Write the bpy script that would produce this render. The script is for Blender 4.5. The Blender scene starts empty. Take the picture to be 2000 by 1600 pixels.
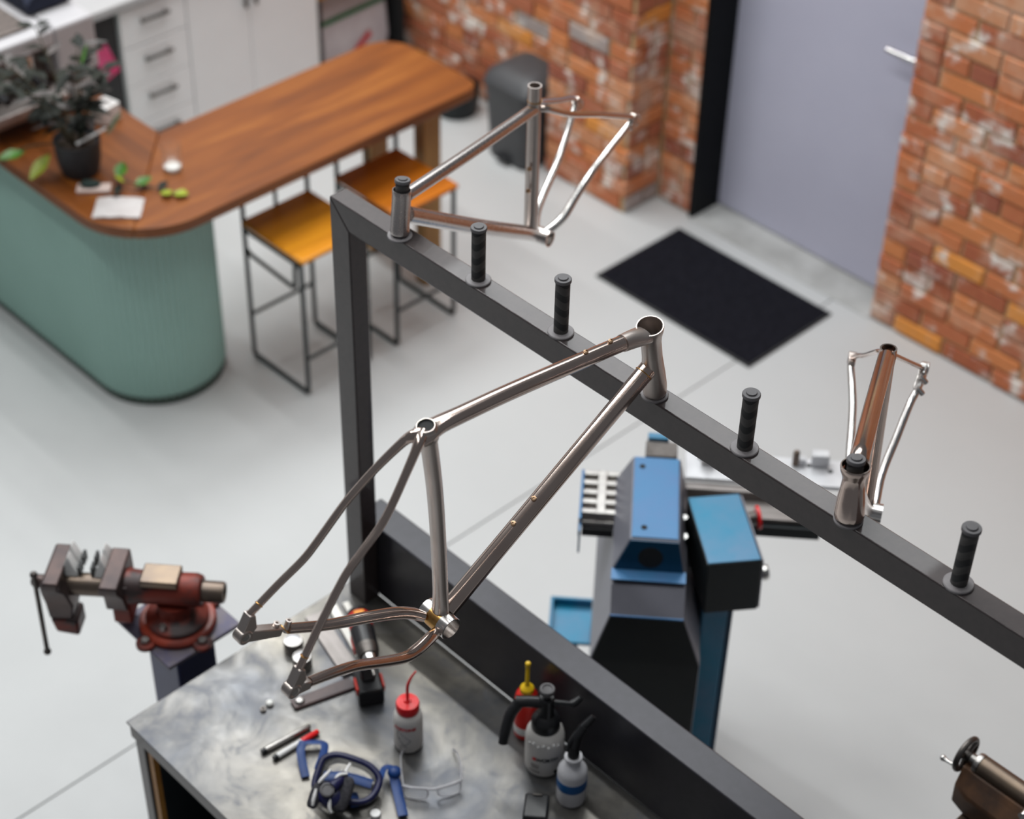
import bpy, bmesh, math, random
from mathutils import Vector, Matrix, noise as mnoise
random.seed(7)
S = bpy.context.scene
C = bpy.context.collection
PI = math.pi
R_ = math.radians

# ---------------------------------------------------------------- camera
cam_d = bpy.data.cameras.new('camera')
cam = bpy.data.objects.new('camera', cam_d); C.objects.link(cam)
rx = Vector((0.6936763, 0.7200191, 0.0196390))
ry = Vector((0.4704541, -0.4322588, -0.7693018))     # image down
rz = Vector((-0.5454228, 0.5428857, -0.6385837))     # view direction
cam.matrix_world = Matrix(((rx.x, -ry.x, -rz.x, 1.8597), (rx.y, -ry.y, -rz.y, -2.2367),
                           (rx.z, -ry.z, -rz.z, 4.5199), (0, 0, 0, 1)))
cam_d.sensor_width = 36.0
cam_d.lens = 3634.0866 / 2000 * 36
cam_d.clip_start = 0.05
cam_d.dof.use_dof = True
cam_d.dof.focus_distance = 3.62
cam_d.dof.aperture_fstop = 2.3
S.camera = cam

# ---------------------------------------------------------------- world, lights, exposure
w = bpy.data.worlds.new('world'); S.world = w; w.use_nodes = True
w.node_tree.nodes['Background'].inputs[0].default_value = (0.80, 0.84, 0.90, 1)
w.node_tree.nodes['Background'].inputs[1].default_value = 0.14
S.view_settings.view_transform = 'Standard'
S.view_settings.look = 'None'
S.view_settings.gamma = 1.0
S.view_settings.use_curve_mapping = False
S.view_settings.exposure = 0.0

def area(name, loc, size, power, col=(1, 1, 1), target=None):
    l = bpy.data.lights.new(name, 'AREA'); l.shape = 'RECTANGLE'
    l.size, l.size_y = size; l.energy = power; l.color = col
    o = bpy.data.objects.new(name, l); C.objects.link(o); o.location = loc
    if target:
        o.rotation_euler = (Vector(target) - Vector(loc)).to_track_quat('-Z', 'Y').to_euler()
    return o
# rows of ceiling strip lights running along the hall, a broad roof window over the back, and a second panel added beyond the wall
for yy, pw in ((-1.6, 56), (0.4, 66), (2.3, 70)):
    for xx, k in ((-5.4, 1.15), (-2.8, 1.12), (-.2, .50)):
        area('ceiling_strip_light', (xx, yy, 6.3), (2.2, 0.16), pw * k, (0.975, 1.0, 0.995))
area('high_panel_light', (-5.9, 2.9, 6.8), (2.4, 2.6), 105, (0.94, 0.985, 1.0))
area('high_panel_light', (-3.5, 4.6, 6.8), (3.8, 2.0), 120, (0.94, 0.985, 1.0))  # added beyond the back wall to streak the tubes and beam top

# ================================================================ helpers
def ease_noise(nt, scale, detail=4, rough=0.55, vec=None, dist=0.0):
    n = nt.nodes.new('ShaderNodeTexNoise')
    n.inputs['Scale'].default_value = scale; n.inputs['Detail'].default_value = detail
    n.inputs['Roughness'].default_value = rough; n.inputs['Distortion'].default_value = dist
    if vec is not None: nt.links.new(vec, n.inputs['Vector'])
    return n.outputs['Fac']
def ramp(nt, fac, stops, interp='LINEAR'):
    r = nt.nodes.new('ShaderNodeValToRGB'); r.color_ramp.interpolation = interp
    el = r.color_ramp.elements
    while len(el) < len(stops): el.new(0.5)
    for e, (p, c) in zip(el, stops):
        e.position = p; e.color = (c[0], c[1], c[2], 1) if len(c) == 3 else c
    nt.links.new(fac, r.inputs[0]); return r.outputs[0]
def mix(nt, fac, a, b, blend='MIX'):
    m = nt.nodes.new('ShaderNodeMix'); m.data_type = 'RGBA'; m.blend_type = blend
    for sock, v in ((0, fac), (6, a), (7, b)):
        if isinstance(v, (int, float)): m.inputs[sock].default_value = v
        elif isinstance(v, tuple): m.inputs[sock].default_value = (*v, 1) if len(v) == 3 else v
        else: nt.links.new(v, m.inputs[sock])
    return m.outputs[2]
def coords(nt, kind='Object', scale=(1, 1, 1)):
    t = nt.nodes.new('ShaderNodeTexCoord'); mp = nt.nodes.new('ShaderNodeMapping')
    mp.inputs['Scale'].default_value = scale
    if kind == 'World':
        g = nt.nodes.new('ShaderNodeNewGeometry'); nt.links.new(g.outputs['Position'], mp.inputs[0])
    else: nt.links.new(t.outputs[kind], mp.inputs[0])
    return mp.outputs[0]
def bump(nt, b, fac, strength=0.2, dist=0.002):
    n = nt.nodes.new('ShaderNodeBump'); n.inputs['Strength'].default_value = strength
    n.inputs['Distance'].default_value = dist
    nt.links.new(fac, n.inputs['Height']); nt.links.new(n.outputs[0], b.inputs['Normal'])
def base(name, col=(.5, .5, .5), rough=.5, metal=0., spec=None, trans=0., alpha=1., ior=1.45, coat=0.):
    m = bpy.data.materials.new(name); m.use_nodes = True
    b = m.node_tree.nodes['Principled BSDF']
    b.inputs['Base Color'].default_value = (*col, 1); b.inputs['Roughness'].default_value = rough
    b.inputs['Metallic'].default_value = metal; b.inputs['IOR'].default_value = ior
    b.inputs['Transmission Weight'].default_value = trans; b.inputs['Alpha'].default_value = alpha
    b.inputs['Coat Weight'].default_value = coat
    if spec is not None: b.inputs['Specular IOR Level'].default_value = spec
    return m, m.node_tree, b
def mat(name, c1, c2=None, rough=.5, metal=0., scale=12., bumpy=0., stretch=(1, 1, 1), detail=5, lo=.35, hi=.65,
        r2=None, **k):
    """two-tone procedural surface: noise between c1 and c2, optional roughness variation and relief"""
    m, nt, b = base(name, c1, rough, metal, **k)
    v = coords(nt, 'Object', stretch)
    f = ease_noise(nt, scale, detail, .6, v)
    if c2 is None: c2 = tuple(x * .86 for x in c1)
    nt.links.new(ramp(nt, f, [(lo, c1), (hi, c2)]), b.inputs['Base Color'])
    if r2 is not None:
        nt.links.new(ramp(nt, f, [(lo, (rough,) * 3), (hi, (r2,) * 3)]), b.inputs['Roughness'])
    if bumpy: bump(nt, b, f, bumpy)
    return m

# ---------------------------------------------------------------- materials
M = {}
M['floor'] = mat('polished_concrete', (.525, .53, .53), (.495, .50, .50), .42, scale=1.3, detail=8, bumpy=.02, r2=.5)
M['floor_joint'] = mat('joint_filler', (.36, .36, .36), rough=.9)
M['threshold'] = mat('raw_concrete', (.50, .50, .49), (.36, .355, .345), .7, scale=5, detail=8, bumpy=.15)
M['rack'] = mat('grey_coated_steel', (.054, .042, .041), (.044, .034, .034), .40, .2, scale=60, bumpy=.02, coat=.4)
M['upstand'] = mat('dark_coated_steel', (.034, .032, .040), (.028, .027, .033), .30, .2, scale=40, bumpy=.02)
M['rubber'] = mat('black_rubber', (.022, .022, .023), (.03, .03, .031), .62, scale=80, bumpy=.05)
M['rubber_cap'] = mat('grey_rubber', (.11, .105, .11), rough=.55, scale=60)
M['flange'] = mat('grey_flange', (.21, .195, .20), rough=.5, scale=50)
M['black'] = mat('black_plastic', (.012, .012, .014), (.018, .018, .02), .32, scale=30)
M['black_matt'] = mat('matt_black', (.012, .012, .013), rough=.75, scale=30)
M['white_plastic'] = mat('white_plastic', (.78, .77, .76), (.72, .71, .70), .35, scale=20)
M['white_paint'] = mat('white_lacquer', (.86, .85, .86), (.84, .83, .84), .35, scale=6)
M['worktop_white'] = mat('worktop_laminate', (.50, .49, .50), (.46, .455, .46), .45, scale=5)
M['machine_white'] = mat('machine_white', (.50, .485, .50), (.46, .445, .46), .4, scale=5)
M['red'] = mat('red_plastic', (.75, .012, .014), (.68, .01, .012), .28, scale=20)
M['red_dark'] = mat('red_bottle_plastic', (.62, .02, .012), (.5, .012, .01), .3, scale=10)
M['yellow'] = mat('yellow_plastic', (.80, .52, .015), (.72, .45, .01), .35, scale=20)
M['blue_band'] = mat('blue_label', (.006, .10, .30), (.01, .08, .26), .45, scale=12)
M['mask_blue'] = mat('navy_rubber', (.010, .011, .060), (.008, .009, .045), .32, scale=25)
M['strap_blue'] = mat('blue_strap', (.004, .042, .185), (.004, .032, .145), .45, scale=35, bumpy=.05)
M['filter'] = mat('charcoal_foam', (.045, .042, .05), (.02, .02, .025), .85, scale=140, bumpy=.4)
M['mat'] = mat('black_carpet', (.007, .007, .010), (.013, .013, .018), .95, scale=60, bumpy=.5, spec=.08)
M['chrome'] = mat('bright_steel', (.72, .70, .68), rough=.2, metal=1., scale=40)
M['steel_grey'] = mat('machined_steel', (.46, .44, .42), (.33, .31, .30), .35, 1., scale=18)
M['steel_dark'] = mat('dull_dark_steel', (.16, .145, .135), (.09, .08, .075), .42, .9, scale=22)
M['white_metal'] = mat('scraped_white_metal', (.66, .66, .68), (.55, .55, .57), .3, .3, scale=15)
M['navy_post'] = mat('navy_enamel', (.035, .042, .13), (.028, .034, .11), .38, scale=10)
M['purple_plate'] = mat('worn_navy_plate', (.075, .068, .115), (.13, .11, .11), .45, .3, scale=14)
M['machine_blue'] = mat('blue_hammer_paint', (.075, .165, .34), (.045, .185, .36), .3, .15, scale=4, bumpy=.03)
M['machine_cyan'] = mat('cyan_paint', (.015, .20, .34), (.085, .20, .33), .3, .15, scale=6, bumpy=.03)
M['machine_dark'] = mat('shaded_blue', (.006, .055, .12), (.006, .045, .10), .3, scale=6)  # blue darkened to paint shade on faces turned from the light
M['machine_side'] = mat('slate_grey', (.20, .20, .235), (.17, .17, .20), .38, .2, scale=4)  # lighter grey paints the light falling on the grinder's sides
M['machine_black'] = mat('near_black', (.003, .006, .008), (.005, .009, .011), .5, scale=8)  # near black; on the grinder's front it paints in the shade
M['drill_red'] = mat('red_drill_shell', (.62, .035, .02), rough=.4, scale=20)
M['orange'] = mat('orange_badge', (.85, .30, .02), rough=.4)
M['leather'] = mat('brown_leather', (.10, .062, .058), (.065, .042, .045), .42, scale=20, bumpy=.1)
M['grey_bar'] = mat('grey_flat_bar', (.26, .235, .225), (.20, .18, .17), .4, .6, scale=10, stretch=(1, 4, 1))
M['cream_bar'] = mat('pale_aluminium', (.62, .60, .56), (.55, .52, .48), .4, .3, scale=15)
M['stool_steel'] = mat('black_powder_coat', (.035, .042, .044), (.028, .034, .036), .4, .3, scale=40)
M['green'] = mat('sage_green_paint', (.37, .555, .495), (.35, .53, .47), .48, scale=3)
M['green_dark'] = mat('dark_green_kick', (.06, .085, .07), rough=.6)  # plain dark green for the kickboard strip
M['bin'] = mat('dark_grey_bin', (.060, .061, .066), (.05, .051, .055), .42, scale=10)
M['pot'] = mat('charcoal_pot', (.022, .024, .028), (.03, .032, .036), .6, scale=20)
M['soil'] = mat('dark_soil', (.03, .02, .015), (.06, .04, .03), .95, scale=80, bumpy=.6)
M['leaf_dark'] = mat('dark_leaf', (.009, .012, .009), (.020, .023, .016), .55, scale=20, spec=.25)
M['leaf_grey'] = mat('grey_purple_leaf', (.17, .145, .14), (.05, .046, .043), .5, scale=24)
M['leaf_green'] = mat('fresh_leaf', (.075, .22, .022), (.05, .15, .015), .38, scale=24)
M['leaf_lime'] = mat('lime_leaf', (.30, .34, .02), (.20, .26, .015), .4, scale=24)
M['leaf_pale'] = mat('pale_leaf', (.24, .26, .17), (.18, .20, .12), .5, scale=20)
M['stem'] = mat('plant_stem', (.06, .05, .025), rough=.7)
M['paper'] = mat('white_paper', (.56, .53, .52), (.50, .46, .45), .6, scale=14, bumpy=.1)
M['tray'] = mat('pale_pink_tray', (.66, .52, .47), rough=.5)
M['navy_cloth'] = mat('navy_cloth', (.008, .011, .028), (.014, .018, .036), .9, scale=50, bumpy=.3)
M['amber'] = mat('amber_ceramic', (.50, .19, .03), rough=.3)
M['taupe_mesh'] = mat('brown_grey_tray', (.20, .165, .15), (.13, .11, .10), .4, .5, scale=40)
M['silver_panel'] = mat('brushed_panel', (.50, .44, .42), (.38, .34, .32), .35, .5, scale=8)
M['pink'] = mat('magenta_sticker', (.62, .012, .12), (.72, .10, .25), .4, scale=9)
M['door'] = mat('lavender_grey_door', (.56, .555, .68), (.54, .535, .66), .42, scale=4)
M['jamb'] = mat('black_jamb', (.004, .005, .006), rough=.5, spec=.15)
M['glove'] = mat('dark_green_cloth', (.02, .035, .03), rough=.9)
M['white_light'] = mat('white_bead', (.80, .79, .76), rough=.3)
M['green_print'] = mat('green_print', (.02, .16, .06), rough=.5)
M['red_print'] = mat('red_print', (.60, .05, .06), rough=.5)
M['black_print'] = mat('black_ink', (.012, .012, .014), rough=.5)
M['fabric_white'] = mat('white_sack', (.62, .58, .60), (.52, .47, .50), .8, scale=8, bumpy=.1)
M['orange_wood'] = mat('honey_wood', (.40, .185, .035), (.33, .14, .025), .45, scale=3, stretch=(14, 1.5, 14), detail=8)
M['rim_gold'] = mat('straw_heat_tint', (.62, .36, .12), (.48, .25, .08), .28, 1., scale=60)

M['boss_metal'] = mat('tinted_boss', (.50, .34, .22), (.40, .26, .16), .3, 1., scale=60)
def glass(name, col, alpha, rough=.05):
    m, nt, b = base(name, col, rough, trans=.92, alpha=alpha, ior=1.25)
    return m
M['visor'] = glass('clear_visor', (.85, .88, .92), .20)
M['lens'] = glass('clear_lens', (.90, .92, .95), .30)
M['glass'] = glass('drinking_glass', (.93, .93, .92), .38)
m, nt, b = base('frosted_plastic', (.72, .69, .66), .4, trans=.12)
M['frost'] = m
m, nt, b = base('milky_bottle', (.70, .69, .72), .35, trans=.15)
M['milky'] = m
m, nt, b = base('clear_frame_plastic', (.75, .74, .77), .2, trans=.55, ior=1.3)
M['clear_frame'] = m

def metal_tube(name, c1, c2, rough, sc=(2, 2, 2)):
    """raw titanium: brown grey metal, fine draw lines, faint heat tint drifting along the tube"""
    m, nt, b = base(name, c1, rough, 1.)
    v = coords(nt, 'Object', sc)
    f = ease_noise(nt, 5., 4, .5, v); g = ease_noise(nt, 260., 2, .5, v)
    nt.links.new(ramp(nt, f, [(.3, c1), (.7, c2)]), b.inputs['Base Color'])
    nt.links.new(ramp(nt, g, [(.3, (rough * .93,) * 3), (.7, (rough * 1.08,) * 3)]), b.inputs['Roughness'])
    return m
M['ti'] = metal_tube('raw_titanium_brown', (.57, .45, .395), (.65, .54, .485), .16)
M['ti_silver'] = metal_tube('raw_titanium_silver', (.62, .57, .55), (.54, .49, .465), .26)
M['ti_bright'] = metal_tube('bright_titanium', (.78, .75, .73), (.70, .67, .65), .22)
M['ti_satin'] = metal_tube('satin_titanium', (.60, .535, .50), (.53, .465, .43), .34)

# steel bench top: patina clouds and dark oil stains
m, nt, b = base('patina_steel_top', (.3, .3, .3), .3, .72)
v = coords(nt, 'Object')
n1 = ease_noise(nt, 3.2, 9, .62, v, .6); n2 = ease_noise(nt, 9., 8, .66, v, 1.2); n3 = ease_noise(nt, 1.1, 3, .5, v)
c = ramp(nt, n1, [(.28, (.045, .049, .062)), (.46, (.105, .099, .092)), (.64, (.215, .197, .168))])
c = mix(nt, ramp(nt, n2, [(.54, (0, 0, 0)), (.66, (.7, .7, .7))]), c, (.075, .076, .088))
c = mix(nt, ramp(nt, n3, [(.42, (0, 0, 0)), (.62, (.55, .55, .55))]), c, (.10, .108, .128))
nt.links.new(c, b.inputs['Base Color'])
nt.links.new(ramp(nt, n2, [(.35, (.29,) * 3), (.65, (.44,) * 3)]), b.inputs['Roughness'])
M['bench_top'] = m

# timber worktop: grain drawn out along the board
def wood(name, axis, pale, mid, dark, rough=.38):
    m, nt, b = base(name, mid, rough)
    st = (1.1, 13, 13) if axis == 'x' else (13, 1.1, 13)
    v = coords(nt, 'Object', st)
    f = ease_noise(nt, 1.2, 7, .6, v, .5); g = ease_noise(nt, 6., 4, .6, v)
    c = ramp(nt, f, [(.30, dark), (.50, mid), (.72, pale)])
    c = mix(nt, ramp(nt, g, [(.35, (.35,) * 3), (.65, (0, 0, 0))]), c, tuple(x * .72 for x in mid))
    nt.links.new(c, b.inputs['Base Color']); bump(nt, b, g, .04)
    return m
M['wood_y'] = wood('timber_along_bar', 'y', (.33, .112, .018), (.22, .062, .009), (.125, .034, .007))
M['wood_x'] = wood('timber_along_counter', 'x', (.29, .096, .016), (.19, .053, .008), (.10, .029, .006))
M['seat_wood'] = wood('honey_plywood', 'y', (.88, .38, .02), (.76, .29, .014), (.56, .20, .012), .35)
M['seat_wood_red'] = wood('orange_plywood', 'y', (.68, .22, .014), (.58, .165, .010), (.44, .12, .010), .35)
M['leg_wood'] = mat('oak_leg', (.42, .215, .055), (.34, .16, .04), .5, scale=4, stretch=(10, 10, 1))

# old brick: one colour per brick, lime bloom and grime crossing the joints
def brick_mat(name, per_island):
    m, nt, b = base(name, (.4, .15, .07), .88)
    if per_island:
        g = nt.nodes.new('ShaderNodeNewGeometry'); rnd = g.outputs['Random Per Island']
    else:
        g = nt.nodes.new('ShaderNodeObjectInfo'); rnd = g.outputs['Random']
    c = ramp(nt, rnd, [(0, (.40, .105, .052)), (.14, (.52, .155, .07)), (.30, (.60, .19, .075)), (.46, (.68, .235, .085)),
                       (.60, (.46, .145, .08)), (.72, (.62, .27, .14)), (.84, (.80, .31, .06)), (.92, (.33, .09, .06)), (.97, (.40, .37, .37))],
             'CONSTANT')
    w_ = coords(nt, 'World')
    n0 = ease_noise(nt, 38., 6, .65, w_); n1 = ease_noise(nt, 4.6, 7, .62, w_, .4); n2 = ease_noise(nt, 8.5, 6, .62, w_)
    c = mix(nt, ramp(nt, n0, [(.35, (.0,) * 3), (.7, (.30,) * 3)]), c, (.62, .26, .10))
    c = mix(nt, ramp(nt, n1, [(.50, (0, 0, 0)), (.68, (.55,) * 3)]), c, (.78, .55, .40))
    c = mix(nt, ramp(nt, n2, [(.55, (0, 0, 0)), (.66, (.85,) * 3)]), c, (.90, .86, .80))
    nt.links.new(c, b.inputs['Base Color']); bump(nt, b, n0, .5, .004)
    return m
M['brick'] = brick_mat('old_brick', False)
M['brick_far'] = brick_mat('old_brick_joined', True)
m, nt, b = base('sandy_mortar', (.45, .33, .2), .95)
w_ = coords(nt, 'World'); n0 = ease_noise(nt, 30., 6, .65, w_); n1 = ease_noise(nt, 4.6, 7, .62, w_, .4)
c = ramp(nt, n0, [(.3, (.60, .42, .22)), (.7, (.48, .31, .16))])
c = mix(nt, ramp(nt, n1, [(.50, (0, 0, 0)), (.66, (.7,) * 3)]), c, (.82, .72, .62))
nt.links.new(c, b.inputs['Base Color']); bump(nt, b, n0, .5, .004)
M['mortar'] = m

# grip sleeve: waves of black and dark brown rubber winding around the tube
m, nt, b = base('wave_rubber', (.03, .03, .03), .6)
t = nt.nodes.new('ShaderNodeTexCoord'); sp = nt.nodes.new('ShaderNodeSeparateXYZ'); nt.links.new(t.outputs['Object'], sp.inputs[0])
def mth(op, a, b_=0.0):
    n = nt.nodes.new('ShaderNodeMath'); n.operation = op
    for i, v_ in enumerate((a, b_)):
        if isinstance(v_, (int, float)): n.inputs[i].default_value = v_
        else: nt.links.new(v_, n.inputs[i])
    return n.outputs[0]
ang = mth('ARCTAN2', sp.outputs[1], sp.outputs[0])
wav = mth('MULTIPLY', mth('SINE', mth('MULTIPLY', ang, 2.0)), 0.9)
ph = mth('ADD', mth('MULTIPLY', sp.outputs[2], 2 * PI / .036), wav)
f = mth('SINE', ph)
nt.links.new(ramp(nt, mth('ADD', mth('MULTIPLY', f, .5), .5), [(.42, (.018, .018, .019)), (.48, (.06, .056, .054))]), b.inputs['Base Color'])
bump(nt, b, f, .35, .002)
M['grip'] = m

# ---------------------------------------------------------------- mesh building
def catmull(pts, n=6):
    P = [Vector(p) for p in pts]
    if len(P) < 3: return P
    out = []
    for i in range(len(P) - 1):
        p0 = P[i - 1] if i else P[0] * 2 - P[1]
        p1, p2 = P[i], P[i + 1]
        p3 = P[i + 2] if i + 2 < len(P) else P[-1] * 2 - P[-2]
        for k in range(n):
            t = k / n
            out.append(.5 * ((2 * p1) + (p2 - p0) * t + (2 * p0 - 5 * p1 + 4 * p2 - p3) * t * t + (3 * p1 - p0 - 3 * p2 + p3) * t ** 3))
    out.append(P[-1]); return out
def lerp_list(vals, n):
    """resample a list of values to n entries"""
    if isinstance(vals, (int, float)): return [vals] * n
    out = []
    for i in range(n):
        x = i / max(1, n - 1) * (len(vals) - 1); k = min(int(x), len(vals) - 2); out.append(vals[k] + (vals[k + 1] - vals[k]) * (x - k))
    return out

class MB:
    """collects shapes into one bmesh"""
    def __init__(s, mtx=None): s.bm = bmesh.new(); s.m = mtx or Matrix()
    def v(s, p): return s.bm.verts.new(s.m @ Vector(p))
    def face(s, vs):
        try: return s.bm.faces.new(vs)
        except ValueError: return None
    def box(s, c, d, rot=None, taper=None):
        """box centred at c with size d; taper = (tx, ty) scale of the top face"""
        tx, ty = taper or (1, 1); vs = []
        for z in (-1, 1):
            for x, y in ((-1, -1), (1, -1), (1, 1), (-1, 1)):
                k = (tx, ty) if z > 0 else (1, 1)
                p = Vector((x * d[0] / 2 * k[0], y * d[1] / 2 * k[1], z * d[2] / 2))
                if rot: p = rot @ p
                vs.append(s.v(Vector(c) + p))
        for f in ((3, 2, 1, 0), (4, 5, 6, 7), (0, 1, 5, 4), (1, 2, 6, 5), (2, 3, 7, 6), (3, 0, 4, 7)): s.face([vs[i] for i in f])
        return s
    def quadbox(s, lo, hi):
        return s.box([(a + b_) / 2 for a, b_ in zip(lo, hi)], [b_ - a for a, b_ in zip(lo, hi)])
    def loft(s, rings, caps=(True, True), closed=False):
        R = [[s.v(p) for p in r] for r in rings]; n = len(R[0]); k = len(R)
        for i in range(k if closed else k - 1):
            a, b_ = R[i], R[(i + 1) % k]
            for j in range(n): s.face([a[j], a[(j + 1) % n], b_[(j + 1) % n], b_[j]])
        if not closed:
            if caps[0]: s.face(list(reversed(R[0])))
            if caps[1]: s.face(R[-1])
        return s
    def prism(s, poly, z0, z1):
        return s.loft([[(x, y, z0) for x, y in poly], [(x, y, z1) for x, y in poly]])
    def tube(s, pts, r, n=14, caps=True, squash=None, closed=False):
        """round tube through pts; r scalar or list; squash = (ku, kv) lists or scalars of section scale"""
        P = [Vector(p) for p in pts]; k = len(P); rad = lerp_list(r, k)
        su = lerp_list(squash[0], k) if squash else [1] * k; sv = lerp_list(squash[1], k) if squash else [1] * k
        T = []
        for i in range(k):
            if closed: t = P[(i + 1) % k] - P[i - 1]
            else: t = P[min(i + 1, k - 1)] - P[max(i - 1, 0)]
            T.append(t.normalized())
        up = Vector((0, 0, 1)) if abs(T[0].z) < .9 else Vector((1, 0, 0))
        u = (up - T[0] * up.dot(T[0])).normalized(); rings = []
        for i in range(k):
            u = (u - T[i] * u.dot(T[i])).normalized(); vv = T[i].cross(u)
            rings.append([P[i] + (u * math.cos(2 * PI * j / n) * su[i] + vv * math.sin(2 * PI * j / n) * sv[i]) * rad[i] for j in range(n)])
        return s.loft(rings, (caps, caps), closed)
    def cyl(s, a, b_, r, n=20, r2=None): return s.tube([a, b_], [r, r if r2 is None else r2], n)
    def lathe(s, prof, o=(0, 0, 0), axis=(0, 0, 1), n=28, closed=False):
        """revolve (r, h) profile about axis through o; closed joins last to first (hollow bodies)"""
        q = Vector((0, 0, 1)).rotation_difference(Vector(axis).normalized()).to_matrix(); o = Vector(o)
        rings = [[o + q @ Vector((max(r, 1e-5) * math.cos(2 * PI * j / n), max(r, 1e-5) * math.sin(2 * PI * j / n), h)) for j in range(n)] for r, h in prof]
        return s.loft(rings, (True, True), closed)
    def ball(s, c, r, nu=14, nv=9, sc=(1, 1, 1), rot=None):
        rings = []
        for i in range(nv + 1):
            th = PI * i / nv; ring = []
            for j in range(nu):
                p = Vector((max(math.sin(th), 1e-3) * math.cos(2 * PI * j / nu) * sc[0], max(math.sin(th), 1e-3) * math.sin(2 * PI * j / nu) * sc[1], -math.cos(th) * sc[2])) * r
                if rot: p = rot @ p
                ring.append(Vector(c) + p)
            rings.append(ring)
        return s.loft(rings)
    def torus(s, c, R, r, axis=(0, 0, 1), n=28, k=8):
        q = Vector((0, 0, 1)).rotation_difference(Vector(axis).normalized()).to_matrix(); rings = []
        for i in range(n):
            a = 2 * PI * i / n; d = Vector((math.cos(a), math.sin(a), 0))
            rings.append([Vector(c) + q @ (d * (R + r * math.cos(2 * PI * j / k)) + Vector((0, 0, r * math.sin(2 * PI * j / k)))) for j in range(k)])
        return s.loft(rings, closed=True)

def obj(name, mb, m, parent=None, smooth=True, bevel=0., seg=2, angle=35, kind=None, label=None):
    bmesh.ops.recalc_face_normals(mb.bm, faces=mb.bm.faces)
    me = bpy.data.meshes.new(name); mb.bm.to_mesh(me); mb.bm.free()
    me.materials.append(M[m] if isinstance(m, str) else m)
    o = bpy.data.objects.new(name, me); C.objects.link(o)
    if bevel:
        b_ = o.modifiers.new('bevel', 'BEVEL'); b_.width = bevel; b_.segments = seg; b_.limit_method = 'ANGLE'; b_.angle_limit = R_(30)
    if smooth:
        me.polygons.foreach_set('use_smooth', [True] * len(me.polygons))
        if hasattr(me, 'set_sharp_from_angle'): me.set_sharp_from_angle(angle=R_(angle))
    if parent: o.parent = parent
    if kind: o['kind'] = kind
    if label: o['label'] = label
    return o
def thing(name, label, cat, loc=(0, 0, 0), rz=0., group=None):
    o = bpy.data.objects.new(name, None); C.objects.link(o); o.empty_display_size = .05
    o.location = loc; o.rotation_euler = (0, 0, rz); o['label'] = label; o['category'] = cat
    if group: o['group'] = group
    return o
def tag(o, label, cat, group=None):
    o['label'] = label; o['category'] = cat
    if group: o['group'] = group
    return o
def off(loc): return Matrix.Translation(-Vector(loc))
def text_on_cylinder(name, s, size, radius, z, ang, m, parent, bold=.0):
    """flat print wrapped on an upright bottle of the given radius, centred at angle ang"""
    cu = bpy.data.curves.new('text', 'FONT'); cu.body = s; cu.size = size; cu.align_x = 'CENTER'; cu.offset = bold; cu.resolution_u = 3
    to = bpy.data.objects.new('text', cu); C.objects.link(to)
    me = bpy.data.meshes.new_from_object(to.evaluated_get(bpy.context.evaluated_depsgraph_get()))
    C.objects.unlink(to); bpy.data.objects.remove(to)
    for v_ in me.vertices:
        a = ang + v_.co.x / radius
        v_.co = ((radius + .0006) * math.cos(a), (radius + .0006) * math.sin(a), z + v_.co.y)
    me.name = name; me.materials.append(M[m]); o = bpy.data.objects.new(name, me); C.objects.link(o); o.parent = parent
    return o

# ================================================================ SETTING
XMIN, XMAX, YMIN, YMAX = -6.2, 4.2, -4.2, 3.10
JX = -1.62                                              # saw cut in the slab
fl = obj('floor', MB().quadbox((XMIN, YMIN, -.12), (XMAX, YMAX + .3, -.012)), 'floor_joint', smooth=False, kind='structure')
for x0, x1 in ((XMIN, JX - .0024), (JX + .0024, XMAX)):
    obj('floor_slab', MB().quadbox((x0, YMIN, -.0125), (x1, 3.075, 0)), 'floor', fl, smooth=False, bevel=.002)
obj('threshold', MB().quadbox((-2.42, 3.075, -.0125), (-1.44, 3.40, .004)), 'threshold', fl, smooth=False, bevel=.003)
for a, b_ in (((-4.9, 3.075), (-2.42, 3.40)), ((-1.44, 3.075), (XMAX, 3.40))):
    obj('floor_slab', MB().quadbox((a[0], a[1], -.0125), (b_[0], b_[1], -.002)), 'floor', fl, smooth=False)

WH = 2.9                                                # height of the modelled walls
YR, YL, YP = 3.085, 3.10, 2.885                         # brick faces: right of door, left stretch, pier front
PX0, PX1, DX0, DX1 = -3.12, -2.63, -2.42, -1.44
def wall_body(name, boxes):
    wb = MB()
    for lo, hi in boxes: wb.quadbox(lo, hi)
    return obj(name, wb, 'mortar', smooth=False, kind='structure')
wall_right = wall_body('wall_back', [((DX1 + .012, YR + .012, 0), (3.2, YR + .30, WH)), ((DX0 - .012, YL + .20, 2.16), (DX1 + .0115, YL + .30, WH))])
wall_left_part = wall_body('wall_rear', [((-4.60, YL + .012, 0), (DX0 - .0125, YL + .30, WH))])
wall_pier = wall_body('wall_pier', [((PX0 + .012, YP + .012, 0), (PX1 - .012, YL + .0115, WH))])

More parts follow.
